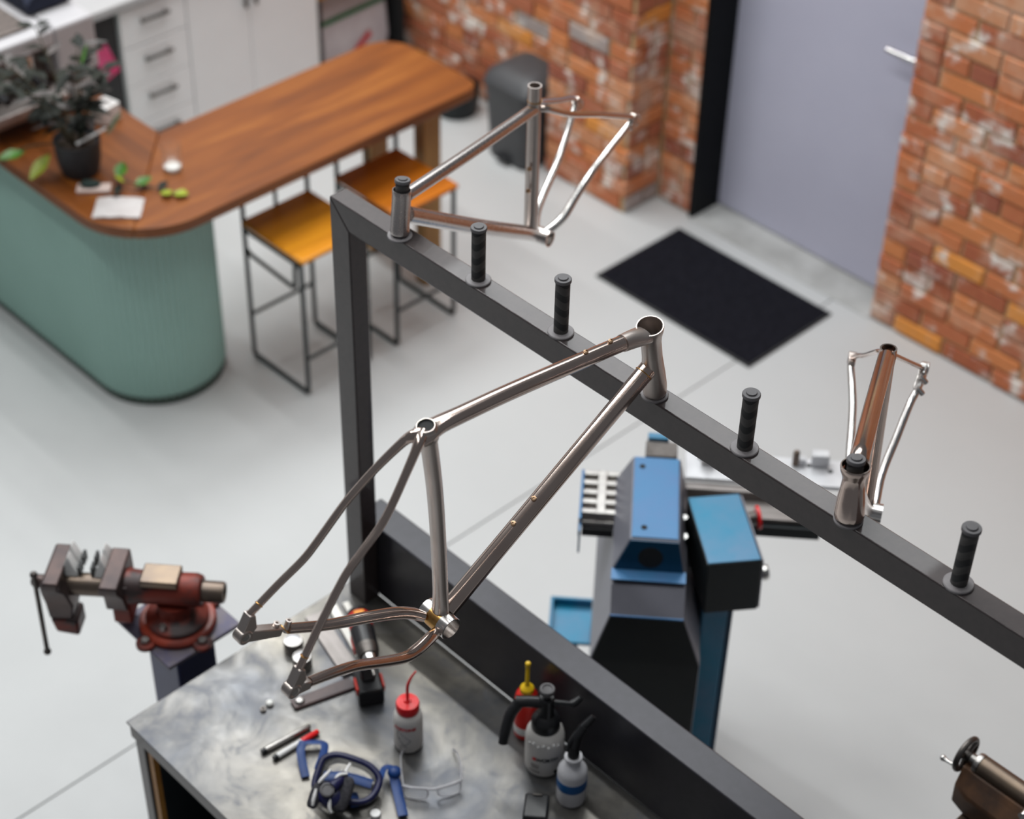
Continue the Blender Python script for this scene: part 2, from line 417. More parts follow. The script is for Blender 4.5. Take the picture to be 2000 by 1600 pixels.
# bricks: four worn variants for stretchers and headers, copied along the courses
BH, CO = .069, .079
def brick_mesh(L, D, seed):
    r = random.Random(seed); mb = MB(); vs = []
    def ring(inset, z_):
        j = lambda: r.uniform(-.0028, .0028)
        return [(-L / 2 + inset + j(), z_, -BH / 2 + inset + j()), (L / 2 - inset + j(), z_, -BH / 2 + inset + j()),
                (L / 2 - inset + j(), z_, BH / 2 - inset + j()), (-L / 2 + inset + j(), z_, BH / 2 - inset + j())]
    mb.loft([ring(0, D), ring(.001, .006), ring(.006, 0)])
    bmesh.ops.recalc_face_normals(mb.bm, faces=mb.bm.faces)
    me = bpy.data.meshes.new('brick'); mb.bm.to_mesh(me); mb.bm.free(); me.materials.append(M['brick'])
    return me
LENS = {}
def brick_variant(L, D):
    key = (round(L, 3), D)
    if key not in LENS: LENS[key] = [brick_mesh(L, D, hash(key) % 999 + i) for i in range(3)]
    return random.choice(LENS[key])
def add_brick(x, y, z, L, rz, single, wall, far_bm, D=.05):
    yj = random.uniform(-.003, .003)
    loc = Vector((x, y, z)) + Matrix.Rotation(rz, 3, 'Z') @ Vector((0, yj, 0))
    me = brick_variant(L, D)
    if single:
        o = bpy.data.objects.new('brick', me); C.objects.link(o); o.location = loc
        o.rotation_euler = (0, random.uniform(-.012, .012), rz); o.parent = wall
    else:
        T = Matrix.Translation(loc) @ Matrix.Rotation(rz, 4, 'Z')
        vs = [far_bm.bm.verts.new(T @ v_.co) for v_ in me.vertices]
        for p in me.polygons: far_bm.bm.faces.new([vs[i] for i in p.vertices])
def course_wall(wall, a, b_, y_or_x, rz, vis, axis='x', start=0, rows=None):
    """lay courses from a to b_ ; rz turns the face; vis(u, z) says whether the photo shows that brick"""
    n = rows or int(WH / CO); far_bm = MB()
    for i in range(n):
        z = .004 + CO / 2 + i * CO
        header = ((i + start) % 6 == 3)
        L = .108 if header else .225
        u = a + (0 if (i + start) % 2 else -(.059 if header else .1175))
        while u < b_ - .03:
            u0, u1 = max(u, a), min(u + L, b_)
            if u1 - u0 > .035:
                q = round((u1 - u0) / .005) * .005
                c = (u0 + u1) / 2
                x, y = (c, y_or_x) if axis == 'x' else (y_or_x, c)
                add_brick(x, y, z, q, rz, vis(c, z), wall, far_bm)
            u += L + .010
    obj('brick', far_bm, 'brick_far', wall, smooth=False, kind='stuff')
course_wall(wall_right, DX1, 3.2, YR, 0, lambda u, z: u < -.1 and z < 1.62 - .35 * (u + 1.44))
course_wall(wall_left_part, -4.60, PX0 - .0, YL, 0, lambda u, z: z < .62)
course_wall(wall_pier, PX0, PX1, YP, 0, lambda u, z: z < 1.0, start=1)
course_wall(wall_pier, YP + .012, YL, PX1, PI / 2, lambda u, z: z < 1.06, axis='y')
course_wall(wall_left_part, PX1 + .01, DX0, YL, 0, lambda u, z: z < 1.1, start=1)

# door in its reveal: black lining, lavender grey leaf, lever handle
dr = obj('door_1', MB().quadbox((DX0 + .012, 3.255, .012), (DX1 + .04, 3.295, 2.12)), 'door', smooth=False, bevel=.002, kind='structure')
hb = MB(); hb.cyl((-1.505, 3.255, 1.10), (-1.505, 3.20, 1.10), .011); hb.tube([(-1.505, 3.203, 1.10), (-1.53, 3.198, 1.10), (-1.64, 3.198, 1.10)], .0105, 12)
hb.lathe([(.026, 0), (.026, .008), (.02, .01)], (-1.505, 3.255, 1.10), (0, -1, 0))
obj('door_handle', hb, 'chrome', dr, label='bright lever handle')
jb = MB(); jb.quadbox((DX0 - .012, YL - .012, .0), (DX0 + .012, 3.30, 2.16)); jb.quadbox((DX1 - .0, YR + .03, .0), (DX1 + .03, 3.30, 2.16))
jb.quadbox((DX0 - .012, YL + .02, 2.12), (DX1 + .03, 3.30, 2.16))
obj('trim_1', jb, 'jamb', smooth=False, kind='structure')
obj('wall_left', MB().quadbox((-4.98, -3.2, 0), (-4.86, 3.4, WH)), 'white_paint', smooth=False, kind='structure')

# ================================================================ DISPLAY RACK
ZB = 2.18
rack = thing('bicycle_frame_rack', 'grey square steel rack with seven rubber pegs standing over the workbench', 'rack', (-.936, 0, .905))
o_ = off((-.936, 0, .905))
def rk(): return MB(o_)
W2 = .0255
post = rk(); 
post.loft([[(-.970, -W2, .905), (-.904, -W2, .905), (-.904, W2, .905), (-.970, W2, .905)],
           [(-.970, -W2, ZB), (-.904, -W2, ZB - .068), (-.904, W2, ZB - .068), (-.970, W2, ZB)]])
obj('post', post, 'rack', rack, bevel=.003)
bmx = rk()
bmx.loft([[(-.9695, -W2, ZB), (-.9035, -W2, ZB - .068), (-.9035, W2, ZB - .068), (-.9695, W2, ZB)],
          [(1.305, -W2, ZB), (1.239, -W2, ZB - .068), (1.239, W2, ZB - .068), (1.305, W2, ZB)]])
obj('crossbeam', bmx, 'rack', rack, bevel=.003)
post = rk()
post.loft([[(1.2395, -W2, .905), (1.3055, -W2, .905), (1.3055, W2, .905), (1.2395, W2, .905)],
           [(1.2395, -W2, ZB - .068), (1.3055, -W2, ZB), (1.3055, W2, ZB), (1.2395, W2, ZB - .068)]])
obj('post', post, 'rack', rack, bevel=.003)
obj('lower_beam', rk().quadbox((-.985, .0265, .905), (1.42, .110, 1.155)), 'upstand', rack, bevel=.004)
sleeve0 = cap0 = fl0 = None
for i in range(7):
    px = -.75 + .25 * i
    loc = Vector((px + .936, 0, ZB - .905))
    if i == 0:
        g = MB(); g.lathe([(.0275, .0), (.028, .002), (.028, .004), (.0265, .0055), (.0165, .006)], n=32)
        fl0 = obj('peg_flange', g, 'flange', rack)
        g = MB(); g.lathe([(.0155, .006), (.0155, .128), (.0163, .1285), (.0163, .131)], n=28)
        sleeve0 = obj('grip_sleeve', g, 'grip', fl0)
        g = MB(); g.lathe([(.0165, .131), (.0178, .132), (.0178, .1375), (.0168, .139), (.0108, .139), (.0102, .1415), (.0096, .142)], n=28)
        cap0 = obj('end_cap', g, 'rubber_cap', fl0)
        f = fl0
    else:
        f = fl0.copy(); C.objects.link(f); f.parent = rack
        f_kids = []
        for src in (sleeve0, cap0):
            c_ = src.copy(); C.objects.link(c_); c_.parent = f; c_.rotation_mode = 'XYZ'; c_.rotation_euler = (0, 0, 0); f_kids.append(c_)
    loc += Vector({0: (.011, -.014, 0), 3: (.021, -.007, 0), 5: (.012, -.012, 0)}.get(i, (0, 0, 0)))
    f.location = loc; f.rotation_euler = (0, 0, i * 1.1)
    lean = {0: (-.006, .014, .103), 3: (.009, -.043, .190), 5: (-.010, .008, .113)}.get(i)
    if lean:                                            # a hanging head tube pushes the soft grip over
        f.rotation_euler = (0, 0, 0)
        q_ = Vector((0, 0, 1)).rotation_difference(Vector(lean).normalized())
        for ch in ((sleeve0, cap0) if i == 0 else f_kids): ch.rotation_mode = 'QUATERNION'; ch.rotation_quaternion = q_

# ================================================================ WORKBENCH
BT = .905
bench = thing('workbench', 'steel topped workbench with stained patina and grey frame', 'workbench', (0, -.35, 0))
bo = off((0, -.35, 0))
def bb(): return MB(bo)
obj('bench_top', bb().quadbox((-1.0, -.733, BT - .006), (1.35, .0262, BT)), 'bench_top', bench, smooth=False, bevel=.0012)
for lo, hi in (((-.997, -.728, BT - .058), (1.345, -.682, BT - .0065)), ((-.997, -.026, BT - .058), (1.345, .020, BT - .0065)),
               ((-.997, -.6815, BT - .058), (-.951, -.0265, BT - .0065)), ((1.299, -.6815, BT - .058), (1.345, -.0265, BT - .0065))):
    obj('apron_rail', bb().quadbox(lo, hi), 'rack', bench, smooth=False, bevel=.004)
for x in (-.990, 1.30):
    for y in (-.722, -.022):
        obj('leg', bb().quadbox((x, y, .0), (x + .040, y + .040, BT - .0585)), 'rack', bench, smooth=False, bevel=.004)
obj('side_panel', bb().quadbox((-.944, -.700, .08), (-.926, -.03, BT - .06)), 'machine_black', bench, smooth=False)
obj('panel_edge', bb().quadbox((-.945, -.716, .08), (-.9255, -.7005, BT - .06)), 'orange_wood', bench, smooth=False, label='pale plywood edge strip')
obj('shelf', bb().quadbox((-.925, -.69, .30), (1.29, -.02, .325)), 'machine_black', bench, smooth=False)
obj('back_panel', bb().quadbox((-.925, -.03, .326), (1.29, -.018, BT - .06)), 'machine_black', bench, smooth=False)
crate = MB(off((-.62, -.45, .325))); crate.quadbox((-.72, -.62, .325), (-.52, -.28, .62))
tag(obj('storage_box', crate, 'navy_post', bevel=.008), 'blue storage box on the shelf inside the workbench', 'box')
bpy.data.objects['storage_box'].location = (-.62, -.45, .3255)

# ================================================================ BICYCLE FRAMES
def ring_tube(mb, a, b_, prof, inner, n=32):
    """hollow tube from a to b_: prof = [(t, r)] outer profile, inner wall radius"""
    a, b_ = Vector(a), Vector(b_); L = (b_ - a).length; ax = (b_ - a)
    pts = [(r, t * L) for t, r in prof]
    ins = [(inner if isinstance(inner, (int, float)) else inner[i]) for i in range(len(prof))]
    pts += [(ins[i], prof[i][0] * L) for i in range(len(prof) - 1, -1, -1)]
    mb.lathe(pts, a, ax, n, closed=True); return mb
def ext(a, b_, d0, d1=0.):
    a, b_ = Vector(a), Vector(b_); t = (b_ - a).normalized(); return a - t * d0, b_ + t * d1

# ---- the frame in front: steps down to the workbench, stays towards the camera
O2 = (.021, -.007, 2.186)
F2 = thing('bicycle_frameset', 'bare titanium bicycle frame nearest the camera, hanging over the workbench', 'bicycle frame', O2)
n2 = Vector((.999, -.019, -.049)).normalized()
g = MB(); ring_tube(g, (0, 0, .004), (.009, -.043, .194), [(0, .0235), (.05, .0245), (.12, .0250), (.30, .0235), (.55, .0203), (.76, .0202), (.85, .0220), (.92, .0255), (.975, .0272), (1, .0268)],
          [.0205, .0205, .0205, .0195, .0178, .0178, .0190, .0225, .0243, .0246])
obj('head_tube', g, 'ti_satin', F2)
tt = catmull([(.0075, -.072, .1805), (.007, -.105, .1875), (.006, -.207, .2025), (.003, -.404, .229), (.002, -.528, .243), (.001, -.580, .248), (.001, -.612, .246), (.001, -.630, .240)], 6)
g = MB(); g.tube(tt, [.0158, .0157, .0156, .0155, .0155, .0165, .0195, .0160], 36, squash=([1, 1, 1, 1, 1, .9, .72, .7], [1, 1, 1, 1, 1.05, 1.15, 1.25, 1.2]))
obj('top_tube', g, 'ti', F2)
g = MB(); N_ = 24
def lug_ring(y, z, hw_, hh_): return [(.0075 + hw_ * math.cos(2 * PI * j / N_), y + .11 * hh_ * math.sin(2 * PI * j / N_), z + hh_ * math.sin(2 * PI * j / N_)) for j in range(N_)]
g.loft([lug_ring(-.118, .1898, .0172, .0172), lug_ring(-.100, .1870, .0184, .0178), lug_ring(-.082, .1835, .0208, .0170), lug_ring(-.068, .1805, .0236, .0150), lug_ring(-.057, .178, .0245, .0135)])
obj('head_lug', g, 'ti_satin', F2)
g = MB(); g.tube([Vector((.0026, -.0245, .0818)).lerp(Vector((-.0222, -.5385, -.2545)), i / 16) for i in range(17)], [.0185, .0180, .0178, .0178, .0185], 36)
obj('down_tube', g, 'ti', F2)
g = MB(); stp = catmull([(-.0228, -.5565, -.2435), (-.020, -.559, -.182), (-.013, -.570, -.036), (-.006, -.584, .10), (-.001, -.600, .213), (.001, -.6075, .2575)], 5)
g.tube(stp, [.0162, .0148, .0148, .0152, .0158, .016], 20, squash=([1.15, 1, 1, 1, 1, 1], [1, 1, 1, 1, 1, 1]))
obj('seat_tube', g, 'ti_satin', F2)
g = MB(); ring_tube(g, (0, -.604, .232), (.0012, -.6095, .2645), [(0, .0200), (.5, .0206), (.85, .0198), (.96, .0182), (1, .0166)], .0154)
g.ball((0, -.606, .238), .0205, 18, 10, (1.0, 1.15, .85))
sc = obj('seat_collar', g, 'ti_satin', F2)
g = MB(); g.lathe([(.0001, .0), (.0152, 0), (.0152, .0030), (.0147, .0030), (.0147, .0006), (.0001, .0006)], (.0010, -.6086, .2604), (.04, -.19, .98), 24)
obj('seat_bore_shade', g, 'black_matt', sc, label='shallow black cup as shade inside the seat tube')  # black cup paints shade into the mouth of the seat tube
g = MB(); bc = Vector((-.0235, -.560, -.2665)); ring_tube(g, bc - n2 * .036, bc + n2 * .036, [(0, .0236), (.03, .0242), (.97, .0242), (1, .0236)], .0214, 36)
bs = obj('bottom_bracket_shell', g, 'ti_bright', F2)
g = MB(); ring_tube(g, bc - n2 * .015, bc + n2 * .015, [(0, .0244), (.5, .02465), (1, .0244)], .0240, 36)
obj('weld_band', g, 'rim_gold', bs, label='straw coloured weld band')
def stay(parent, name, pts, r, m='ti', n=24, squash=None, step=5):
    g = MB(); g.tube(catmull(pts, step), r, n, squash=squash); return obj(name, g, m, parent)
stay(F2, 'seat_stay', [(.001, -.618, .252), (-.009, -.632, .246), (-.021, -.645, .231), (-.038, -.692, .189), (-.051, -.740, .144), (-.059, -.763, .115), (-.071, -.804, .062), (-.077, -.833, .033), (-.085, -.885, .001), (-.091, -.946, -.035)],
     [.0125, .0110, .0088, .0076, .0074, .0074, .0074, .0074, .0072, .007])
stay(F2, 'seat_stay', [(.002, -.616, .252), (.011, -.633, .248), (.018, -.649, .237), (.027, -.682, .206), (.033, -.716, .168), (.037, -.745, .141), (.041, -.786, .116), (.044, -.827, .091), (.047, -.854, .067), (.048, -.885, .028), (.050, -.916, -.009), (.050, -.949, -.058)],
     [.0125, .0105, .0086, .0078, .0076, .0076, .0076, .0076, .0076, .0074, .0072, .007])
stay(F2, 'chain_stay', [(-.041, -.582, -.259), (-.054, -.601, -.247), (-.061, -.635, -.227), (-.069, -.690, -.204), (-.078, -.744, -.186), (-.083, -.797, -.163), (-.090, -.867, -.126)],
     [.0105, .0118, .0122, .0120, .0112, .0105, .0100])
stay(F2, 'chain_stay', [(-.006, -.582, -.274), (.005, -.611, -.264), (.016, -.652, -.256), (.023, -.692, -.243), (.030, -.760, -.200), (.037, -.818, -.160), (.043, -.870, -.133), (.047, -.929, -.110)],
     [.0110, .0125, .0122, .0112, .0106, .0104, .0100, .0095], squash=([1.15, 1.1, 1, 1, 1, 1, 1, 1], [.85, .9, 1, 1, 1, 1, 1, 1]))
def dropout(parent, axle, top, fwd, nrm, m='ti_satin', t=.010, flare=1.):
    """flat forged end: seat stay arm, chain stay arm and an axle hole through it"""
    axle, top, fwd, nrm = Vector(axle), Vector(top), Vector(fwd), Vector(nrm).normalized()
    g = MB()
    e1 = (top - axle); e2 = (fwd - axle); l1, l2 = e1.length, e2.length; d1, d2 = e1.normalized(), e2.normalized()
    s1 = d2 - d1 * d2.dot(d1); s1.normalize(); s2 = d1 - d2 * d1.dot(d2); s2.normalize()
    def slab(poly):
        g.loft([[p - nrm * t for p in poly], [p + nrm * t for p in poly]])
    slab([axle - s1 * .012 * flare - d1 * .004, top - s1 * .0065, top + s1 * .0065, axle + d1 * .020 + d2 * .020, axle + s1 * .010])
    slab([axle - s2 * .012 * flare - d2 * .002, fwd - s2 * .0085, fwd + s2 * .0085, axle + d1 * .012 + d2 * .018, axle + s2 * .008])
    ring_tube(g, axle - nrm * (t + .0012), axle + nrm * (t + .0012), [(0, .0152), (1, .0152)], .0076, 24)
    d = obj('dropout', g, m, parent, bevel=.002)
    h = MB(); h.lathe([(.0076, 0), (.0076, 2 * t + .0012)], axle - nrm * (t + .0006), nrm, 20)
    obj('axle_hole', h, 'ti_bright', d, label='bright axle hole')
    return d
d1 = dropout(F2, (-.093, -.963, -.076), (-.091, -.944, -.033), (-.0915, -.885, -.117), n2)
d2 = dropout(F2, (.048, -.968, -.098), (.050, -.948, -.056), (.047, -.930, -.1095), n2)
for x, y, z in ((-.092, -.893, -.108), (-.091, -.867, -.119)):
    g = MB(); g.lathe([(.0062, -.014), (.0062, .013), (.003, .0131), (.003, .010)], (x, y, z), (.1, .3, .95), 12); obj('brake_mount_boss', g, 'ti_satin', d1)
def boss(parent, p, axis, r=.0044):
    g = MB(); g.lathe([(r * 1.25, -.004), (r * 1.25, .0012), (r, .0016), (r, .0032), (r * .55, .0034), (r * .5, .001)], p, axis, 16)
    obj('threaded_boss', g, 'boss_metal', parent)
boss(F2, (-.0095, -.3245, -.0905), (.22, -.50, .84)); boss(F2, (-.012, -.3765, -.1245), (.22, -.50, .84))
boss(F2, (.0065, -.217, .2205), (.25, .15, .95), .004); boss(F2, (.0075, -.151, .2125), (.25, .15, .95), .004)
def bead(parent, p, axis, R, r=.0013, m='rim_gold'):
    g = MB(); g.torus(p, R, r, axis, 24, 6); obj('weld_bead', g, m, parent)
bead(F2, (-.089, -.925, -.0225), (.02, .82, .5), .0072); bead(F2, (.0498, -.936, -.037), (0, .55, .8), .0074)
bead(F2, (.0015, -.041, .0715), (-.04, -.84, -.54), .0184); bead(F2, (-.0905, -.874, -.1225), (.1, .88, .45), .0102)

# ---- the frame on the first peg, pointing away past the door mat
O1 = (-.739, -.014, 2.186)
F1 = thing('bicycle_frameset', 'bare titanium bicycle frame on the first peg by the rack corner', 'bicycle frame', O1)
n1 = Vector((-.968, -.25, -.021)).normalized()
g = MB(); ring_tube(g, (0, 0, .004), (-.006, .014, .107), [(0, .0215), (.04, .0222), (.12, .0212), (.88, .0210), (.96, .0218), (1, .0212)], .0192)
obj('head_tube', g, 'ti_silver', F1)
stay(F1, 'top_tube', [(-.0115, .032, .083), (-.070, .270, .061), (-.144, .553, .034)], [.0155, .0155, .0150], 'ti_silver', 20)
stay(F1, 'down_tube', [(-.008, .028, .036), (-.075, .310, -.160), (-.1412, .568, -.3315)], [.0195, .0195, .0190], 'ti_silver', 20)
g = MB(); ring_tube(g, (-.1395, .553, -.315), (-.1475, .560, .096), [(0, .0172), (.75, .0172), (.80, .0165), (.985, .0165), (1, .0172)], .0138)
obj('seat_tube', g, 'ti_satin', F1)
g = MB(); bc = Vector((-.142, .584, -.342)); ring_tube(g, bc - n1 * .035, bc + n1 * .035, [(0, .0225), (1, .0225)], .0185, 30); obj('bottom_bracket_shell', g, 'ti_bright', F1)
stay(F1, 'seat_stay', [(-.152, .572, .036), (-.180, .615, .016), (-.235, .733, -.050), (-.279, .828, -.100), (-.295, .864, -.128)], [.0082, .0078, .0076, .0074, .007], 'ti')
stay(F1, 'seat_stay', [(-.141, .565, .034), (-.128, .585, .030), (-.124, .659, -.012), (-.138, .780, -.068), (-.168, .943, -.153)], [.0084, .0080, .0078, .0076, .007], 'ti')
stay(F1, 'chain_stay', [(-.158, .588, -.334), (-.190, .630, -.300), (-.237, .738, -.245), (-.264, .798, -.199), (-.283, .838, -.157), (-.292, .860, -.134)], [.0105, .0108, .0100, .0092, .0088, .008], 'ti_bright')
stay(F1, 'chain_stay', [(-.124, .592, -.328), (-.118, .615, -.318), (-.116, .650, -.300), (-.125, .700, -.266), (-.135, .765, -.228), (-.150, .843, -.199), (-.163, .915, -.174), (-.170, .950, -.164)], [.0110, .0112, .0110, .0105, .0098, .0092, .0088, .008], 'ti_bright')
dropout(F1, (-.297, .874, -.144), (-.294, .862, -.120), (-.287, .846, -.150), n1, 'ti_satin', .008)
dropout(F1, (-.172, .962, -.170), (-.168, .944, -.148), (-.162, .925, -.176), n1, 'ti_satin', .008)
boss(F1, (-.130, .531, -.118), (.25, -.95, .05)); boss(F1, (-.128, .527, -.179), (.25, -.95, .05))
bead(F1, (-.146, .560, .055), (0, 0, 1), .0172)

# ---- the frame on the sixth peg, seen end on from the head tube
O3 = (.512, -.012, 2.186)
F3 = thing('bicycle_frameset', 'bare titanium bicycle frame seen end on, on the right hand part of the rack', 'bicycle frame', O3)
n3 = Vector((-.862, -.507, 0)).normalized()
g = MB(); ring_tube(g, (0, 0, .004), (-.010, .008, .117), [(0, .0270), (.04, .0282), (.10, .0284), (.35, .0262), (.62, .0222), (.74, .0212), (.80, .0222), (.90, .0268), (.97, .0282), (1, .0276)],
          [.0225, .0225, .0225, .0215, .0190, .0190, .0195, .0240, .0250, .0252])
obj('head_tube', g, 'ti', F3)
stay(F3, 'top_tube', [(-.022, .034, .104), (-.032, .053, .108), (-.150, .263, .045), (-.272, .480, -.036)], [.0195, .0185, .0175, .0175], 'ti', 22)
stay(F3, 'down_tube', [(-.010, .022, .045), (-.120, .230, -.185), (-.240, .455, -.430)], [.0185, .0185, .0185], 'ti', 20)
g = MB(); ring_tube(g, (-.252, .478, -.435), (-.2785, .4935, -.022), [(0, .0165), (.90, .0165), (.95, .0185), (1, .018)], .0145); obj('seat_tube', g, 'ti', F3)
g = MB(); bc = Vector((-.249, .476, -.452)); ring_tube(g, bc - n3 * .036, bc + n3 * .036, [(0, .0225), (1, .0225)], .0185, 30); obj('bottom_bracket_shell', g, 'ti_bright', F3)
stay(F3, 'chain_stay', [(-.240, .488, -.456), (-.250, .512, -.452), (-.285, .575, -.425), (-.311, .652, -.379), (-.334, .720, -.336), (-.342, .752, -.322)], [.0100, .0105, .0100, .0095, .0090, .0085], 'ti_bright')
stay(F3, 'chain_stay', [(-.272, .476, -.450), (-.322, .505, -.417), (-.362, .551, -.392), (-.393, .592, -.373), (-.431, .640, -.349), (-.466, .677, -.328), (-.498, .710, -.312)], [.0100, .0098, .0095, .0092, .0090, .0088, .008], 'ti_bright')
stay(F3, 'seat_stay', [(-.286, .493, -.040), (-.318, .516, -.066), (-.429, .653, -.212), (-.474, .696, -.262), (-.503, .720, -.296)], [.0070, .0060, .0058, .0058, .006], 'ti')
stay(F3, 'seat_stay', [(-.276, .499, -.040), (-.283, .530, -.064), (-.331, .676, -.187), (-.365, .800, -.290)], [.0070, .0060, .0058, .006], 'ti')
dropout(F3, (-.509, .728, -.306), (-.504, .720, -.292), (-.494, .706, -.311), n3, 'ti_satin', .008)
d3 = dropout(F3, (-.366, .812, -.298), (-.364, .802, -.284), (-.344, .757, -.320), n3, 'ti_bright', .008)
for p in ((-.346, .781, -.303), (-.336, .758, -.317)):
    g = MB(); g.lathe([(.0068, -.010), (.0068, .012), (.0035, .0121), (.0035, .009)], p, (-.5, -.4, .75), 12); obj('brake_mount_boss', g, 'ti_bright', d3)

# ================================================================ VISE ON ITS PEDESTAL
ped = thing('vise_pedestal', 'navy square steel pedestal with top plate beside the workbench', 'pedestal', (-1.195, -.43, 0))
po = off((-1.195, -.43, 0))
pp = MB(po); pp.quadbox((-1.195 - .070, -.43 - .062, .012), (-1.195 + .070, -.43 + .062, .888)); obj('column', pp, 'navy_post', ped, bevel=.006)
pp = MB(po); pp.quadbox((-1.312, -.545, .8885), (-1.078, -.311, .900)); obj('top_plate', pp, 'purple_plate', ped, bevel=.003)
pp = MB(po); pp.quadbox((-1.345, -.58, 0), (-1.045, -.28, .012)); obj('foot_plate', pp, 'navy_post', ped, bevel=.003)
vise = thing('bench_vise', 'worn red and black bench vise with soft white jaw pads', 'vise', (-1.195, -.43, .9005), math.atan2(.663, .749))
# local x runs from the handle to the tail, local -y is towards the camera, z up from the plate
m_red = mat('worn_red_casting', (.20, .030, .018), (.040, .026, .026), .45, scale=9, detail=8, lo=.44, hi=.58, metal=.2)
m_red2 = mat('orange_red_ring', (.36, .045, .018), (.14, .028, .02), .4, scale=8, detail=6)
m_brown = mat('brown_bare_casting', (.10, .068, .062), (.06, .045, .045), .4, .55, scale=14, detail=7)
m_brass = mat('oily_steel_bar', (.22, .165, .12), (.14, .11, .095), .38, .8, scale=8)
M.update(m_red=m_red, m_red2=m_red2, m_brown=m_brown, m_brass=m_brass)
g = MB(); g.lathe([(.098, 0), (.102, .004), (.102, .014), (.097, .020), (.080, .021)], n=40); ba = obj('swivel_base', g, 'm_red2', vise)
for a in (-2.2, -.75, .85, 2.4):
    g = MB(); c_ = Vector((math.cos(a), math.sin(a), 0)) * .112
    g.lathe([(.026, 0), (.026, .010), (.022, .013)], c_, n=18); lug = obj('lug', g, 'm_red', ba)
    g = MB(); g.lathe([(.013, .013), (.013, .022), (.010, .025)], c_, n=6); obj('bolt', g, 'steel_grey', lug)
g = MB(); g.lathe([(.082, .021), (.084, .030), (.078, .036), (.060, .040), (.050, .050), (.048, .075), (.052, .090)], n=36); obj('swivel_top', g, 'm_red', vise)
for a in (-1.9, .6):
    g = MB(); g.lathe([(.011, .036), (.011, .050), (.008, .053)], Vector((math.cos(a), math.sin(a), 0)) * .068, n=6); obj('bolt', g, 'steel_grey', vise)
g = MB(); g.tube([(-.125, 0, .122), (-.095, 0, .124), (-.02, 0, .126), (.06, 0, .126), (.078, 0, .126)], [.050, .046, .044, .046, .040], 28)
g.box((-.135, 0, .090), (.05, .085, .13)); obj('body', g, 'm_red', vise, bevel=.006)
g = MB(); g.loft([[(-.175, -.045, .075), (-.115, -.045, .075), (-.115, .045, .075), (-.175, .045, .075)], [(-.172, -.060, .135), (-.118, -.060, .135), (-.118, .060, .135), (-.172, .060, .135)],
                 [(-.178, -.076, .160), (-.124, -.076, .160), (-.124, .076, .160), (-.178, .076, .160)], [(-.176, -.078, .186), (-.126, -.078, .186), (-.126, .078, .186), (-.176, .078, .186)]])
obj('fixed_jaw', g, 'm_brown', vise, bevel=.005)
g = MB(); g.box((-.028, -.004, .172), (.100, .072, .022)); obj('anvil', g, 'm_brass', vise, bevel=.004)
g = MB(); g.tube([(-.30, 0, .118), (-.16, 0, .120)], .031, 24); g.box((-.24, 0, .118), (.10, .036, .05)); obj('slide_bar', g, 'm_brass', vise, bevel=.002)
g = MB(); ring_tube(g, (.070, 0, .124), (.135, 0, .124), [(0, .029), (.92, .029), (1, .027)], .022, 24); tl = obj('tail_bar', g, 'm_brass', vise)
g = MB(); g.lathe([(.0205, 0), (.0205, .004)], (.118, 0, .124), (1, 0, 0), 20); obj('tail_bore', g, 'black_matt', tl)
g = MB(); g.loft([[(-.335, -.040, .020), (-.275, -.030, .012), (-.275, .030, .012), (-.335, .040, .020)], [(-.335, -.05, .085), (-.262, -.045, .075), (-.262, .045, .075), (-.335, .05, .085)],
                 [(-.338, -.06, .130), (-.272, -.055, .130), (-.272, .055, .130), (-.338, .06, .130)], [(-.332, -.076, .160), (-.284, -.076, .160), (-.284, .076, .160), (-.332, .076, .160)],
                 [(-.326, -.078, .187), (-.280, -.078, .187), (-.280, .078, .187), (-.326, .078, .187)]])
obj('movable_jaw', g, 'm_brown', vise, bevel=.006)
g = MB(); g.loft([[(-.325, -.036, -.035), (-.262, -.036, -.045), (-.262, .036, -.045), (-.325, .036, -.035)], [(-.334, -.042, .022), (-.262, -.036, .014), (-.262, .036, .014), (-.334, .042, .022)]])
obj('lower_jaw_casting', g, 'm_red', vise, bevel=.008)
g = MB(); g.lathe([(.016, 0), (.019, .012), (.019, .036), (.012, .044)], (-.335, 0, .118), (-1, 0, 0), 20); hd = obj('spindle_head', g, 'm_brown', vise)
g = MB(); g.cyl((-.366, -.012, .150), (-.352, -.055, -.090), .0065, 12); g.ball((-.352, -.055, -.092), .0105); g.ball((-.366, -.012, .152), .0105); obj('handle_bar', g, 'steel_dark', hd)
for x, s_ in ((-.262, 1), (-.196, -1)):
    for y in (.052, .012):
        g = MB(); g.loft([[(x - s_ * .022, y - .018, .150), (x + s_ * .012, y - .018, .150), (x + s_ * .012, y + .018, .150), (x - s_ * .022, y + .018, .150)],
                         [(x - s_ * .022, y - .018, .188), (x - s_ * .010, y - .012, .216), (x - s_ * .010, y + .012, .216), (x - s_ * .022, y + .018, .188)]])
        obj('jaw_pad', g, 'white_plastic', vise, bevel=.002, label='white soft jaw pad')
        g = MB()
        for k in range(4): g.box((x + s_ * .016, y - .012 + k * .008, .166), (.008, .004, .03))
        obj('pad_teeth', g, 'black', vise, smooth=False)

# ================================================================ BLUE GRINDER
mach = thing('belt_grinder', 'tall blue pedestal grinder with darkened front behind the rack beam', 'machine', (-.634, .823, 0), math.atan2(.664, .747))
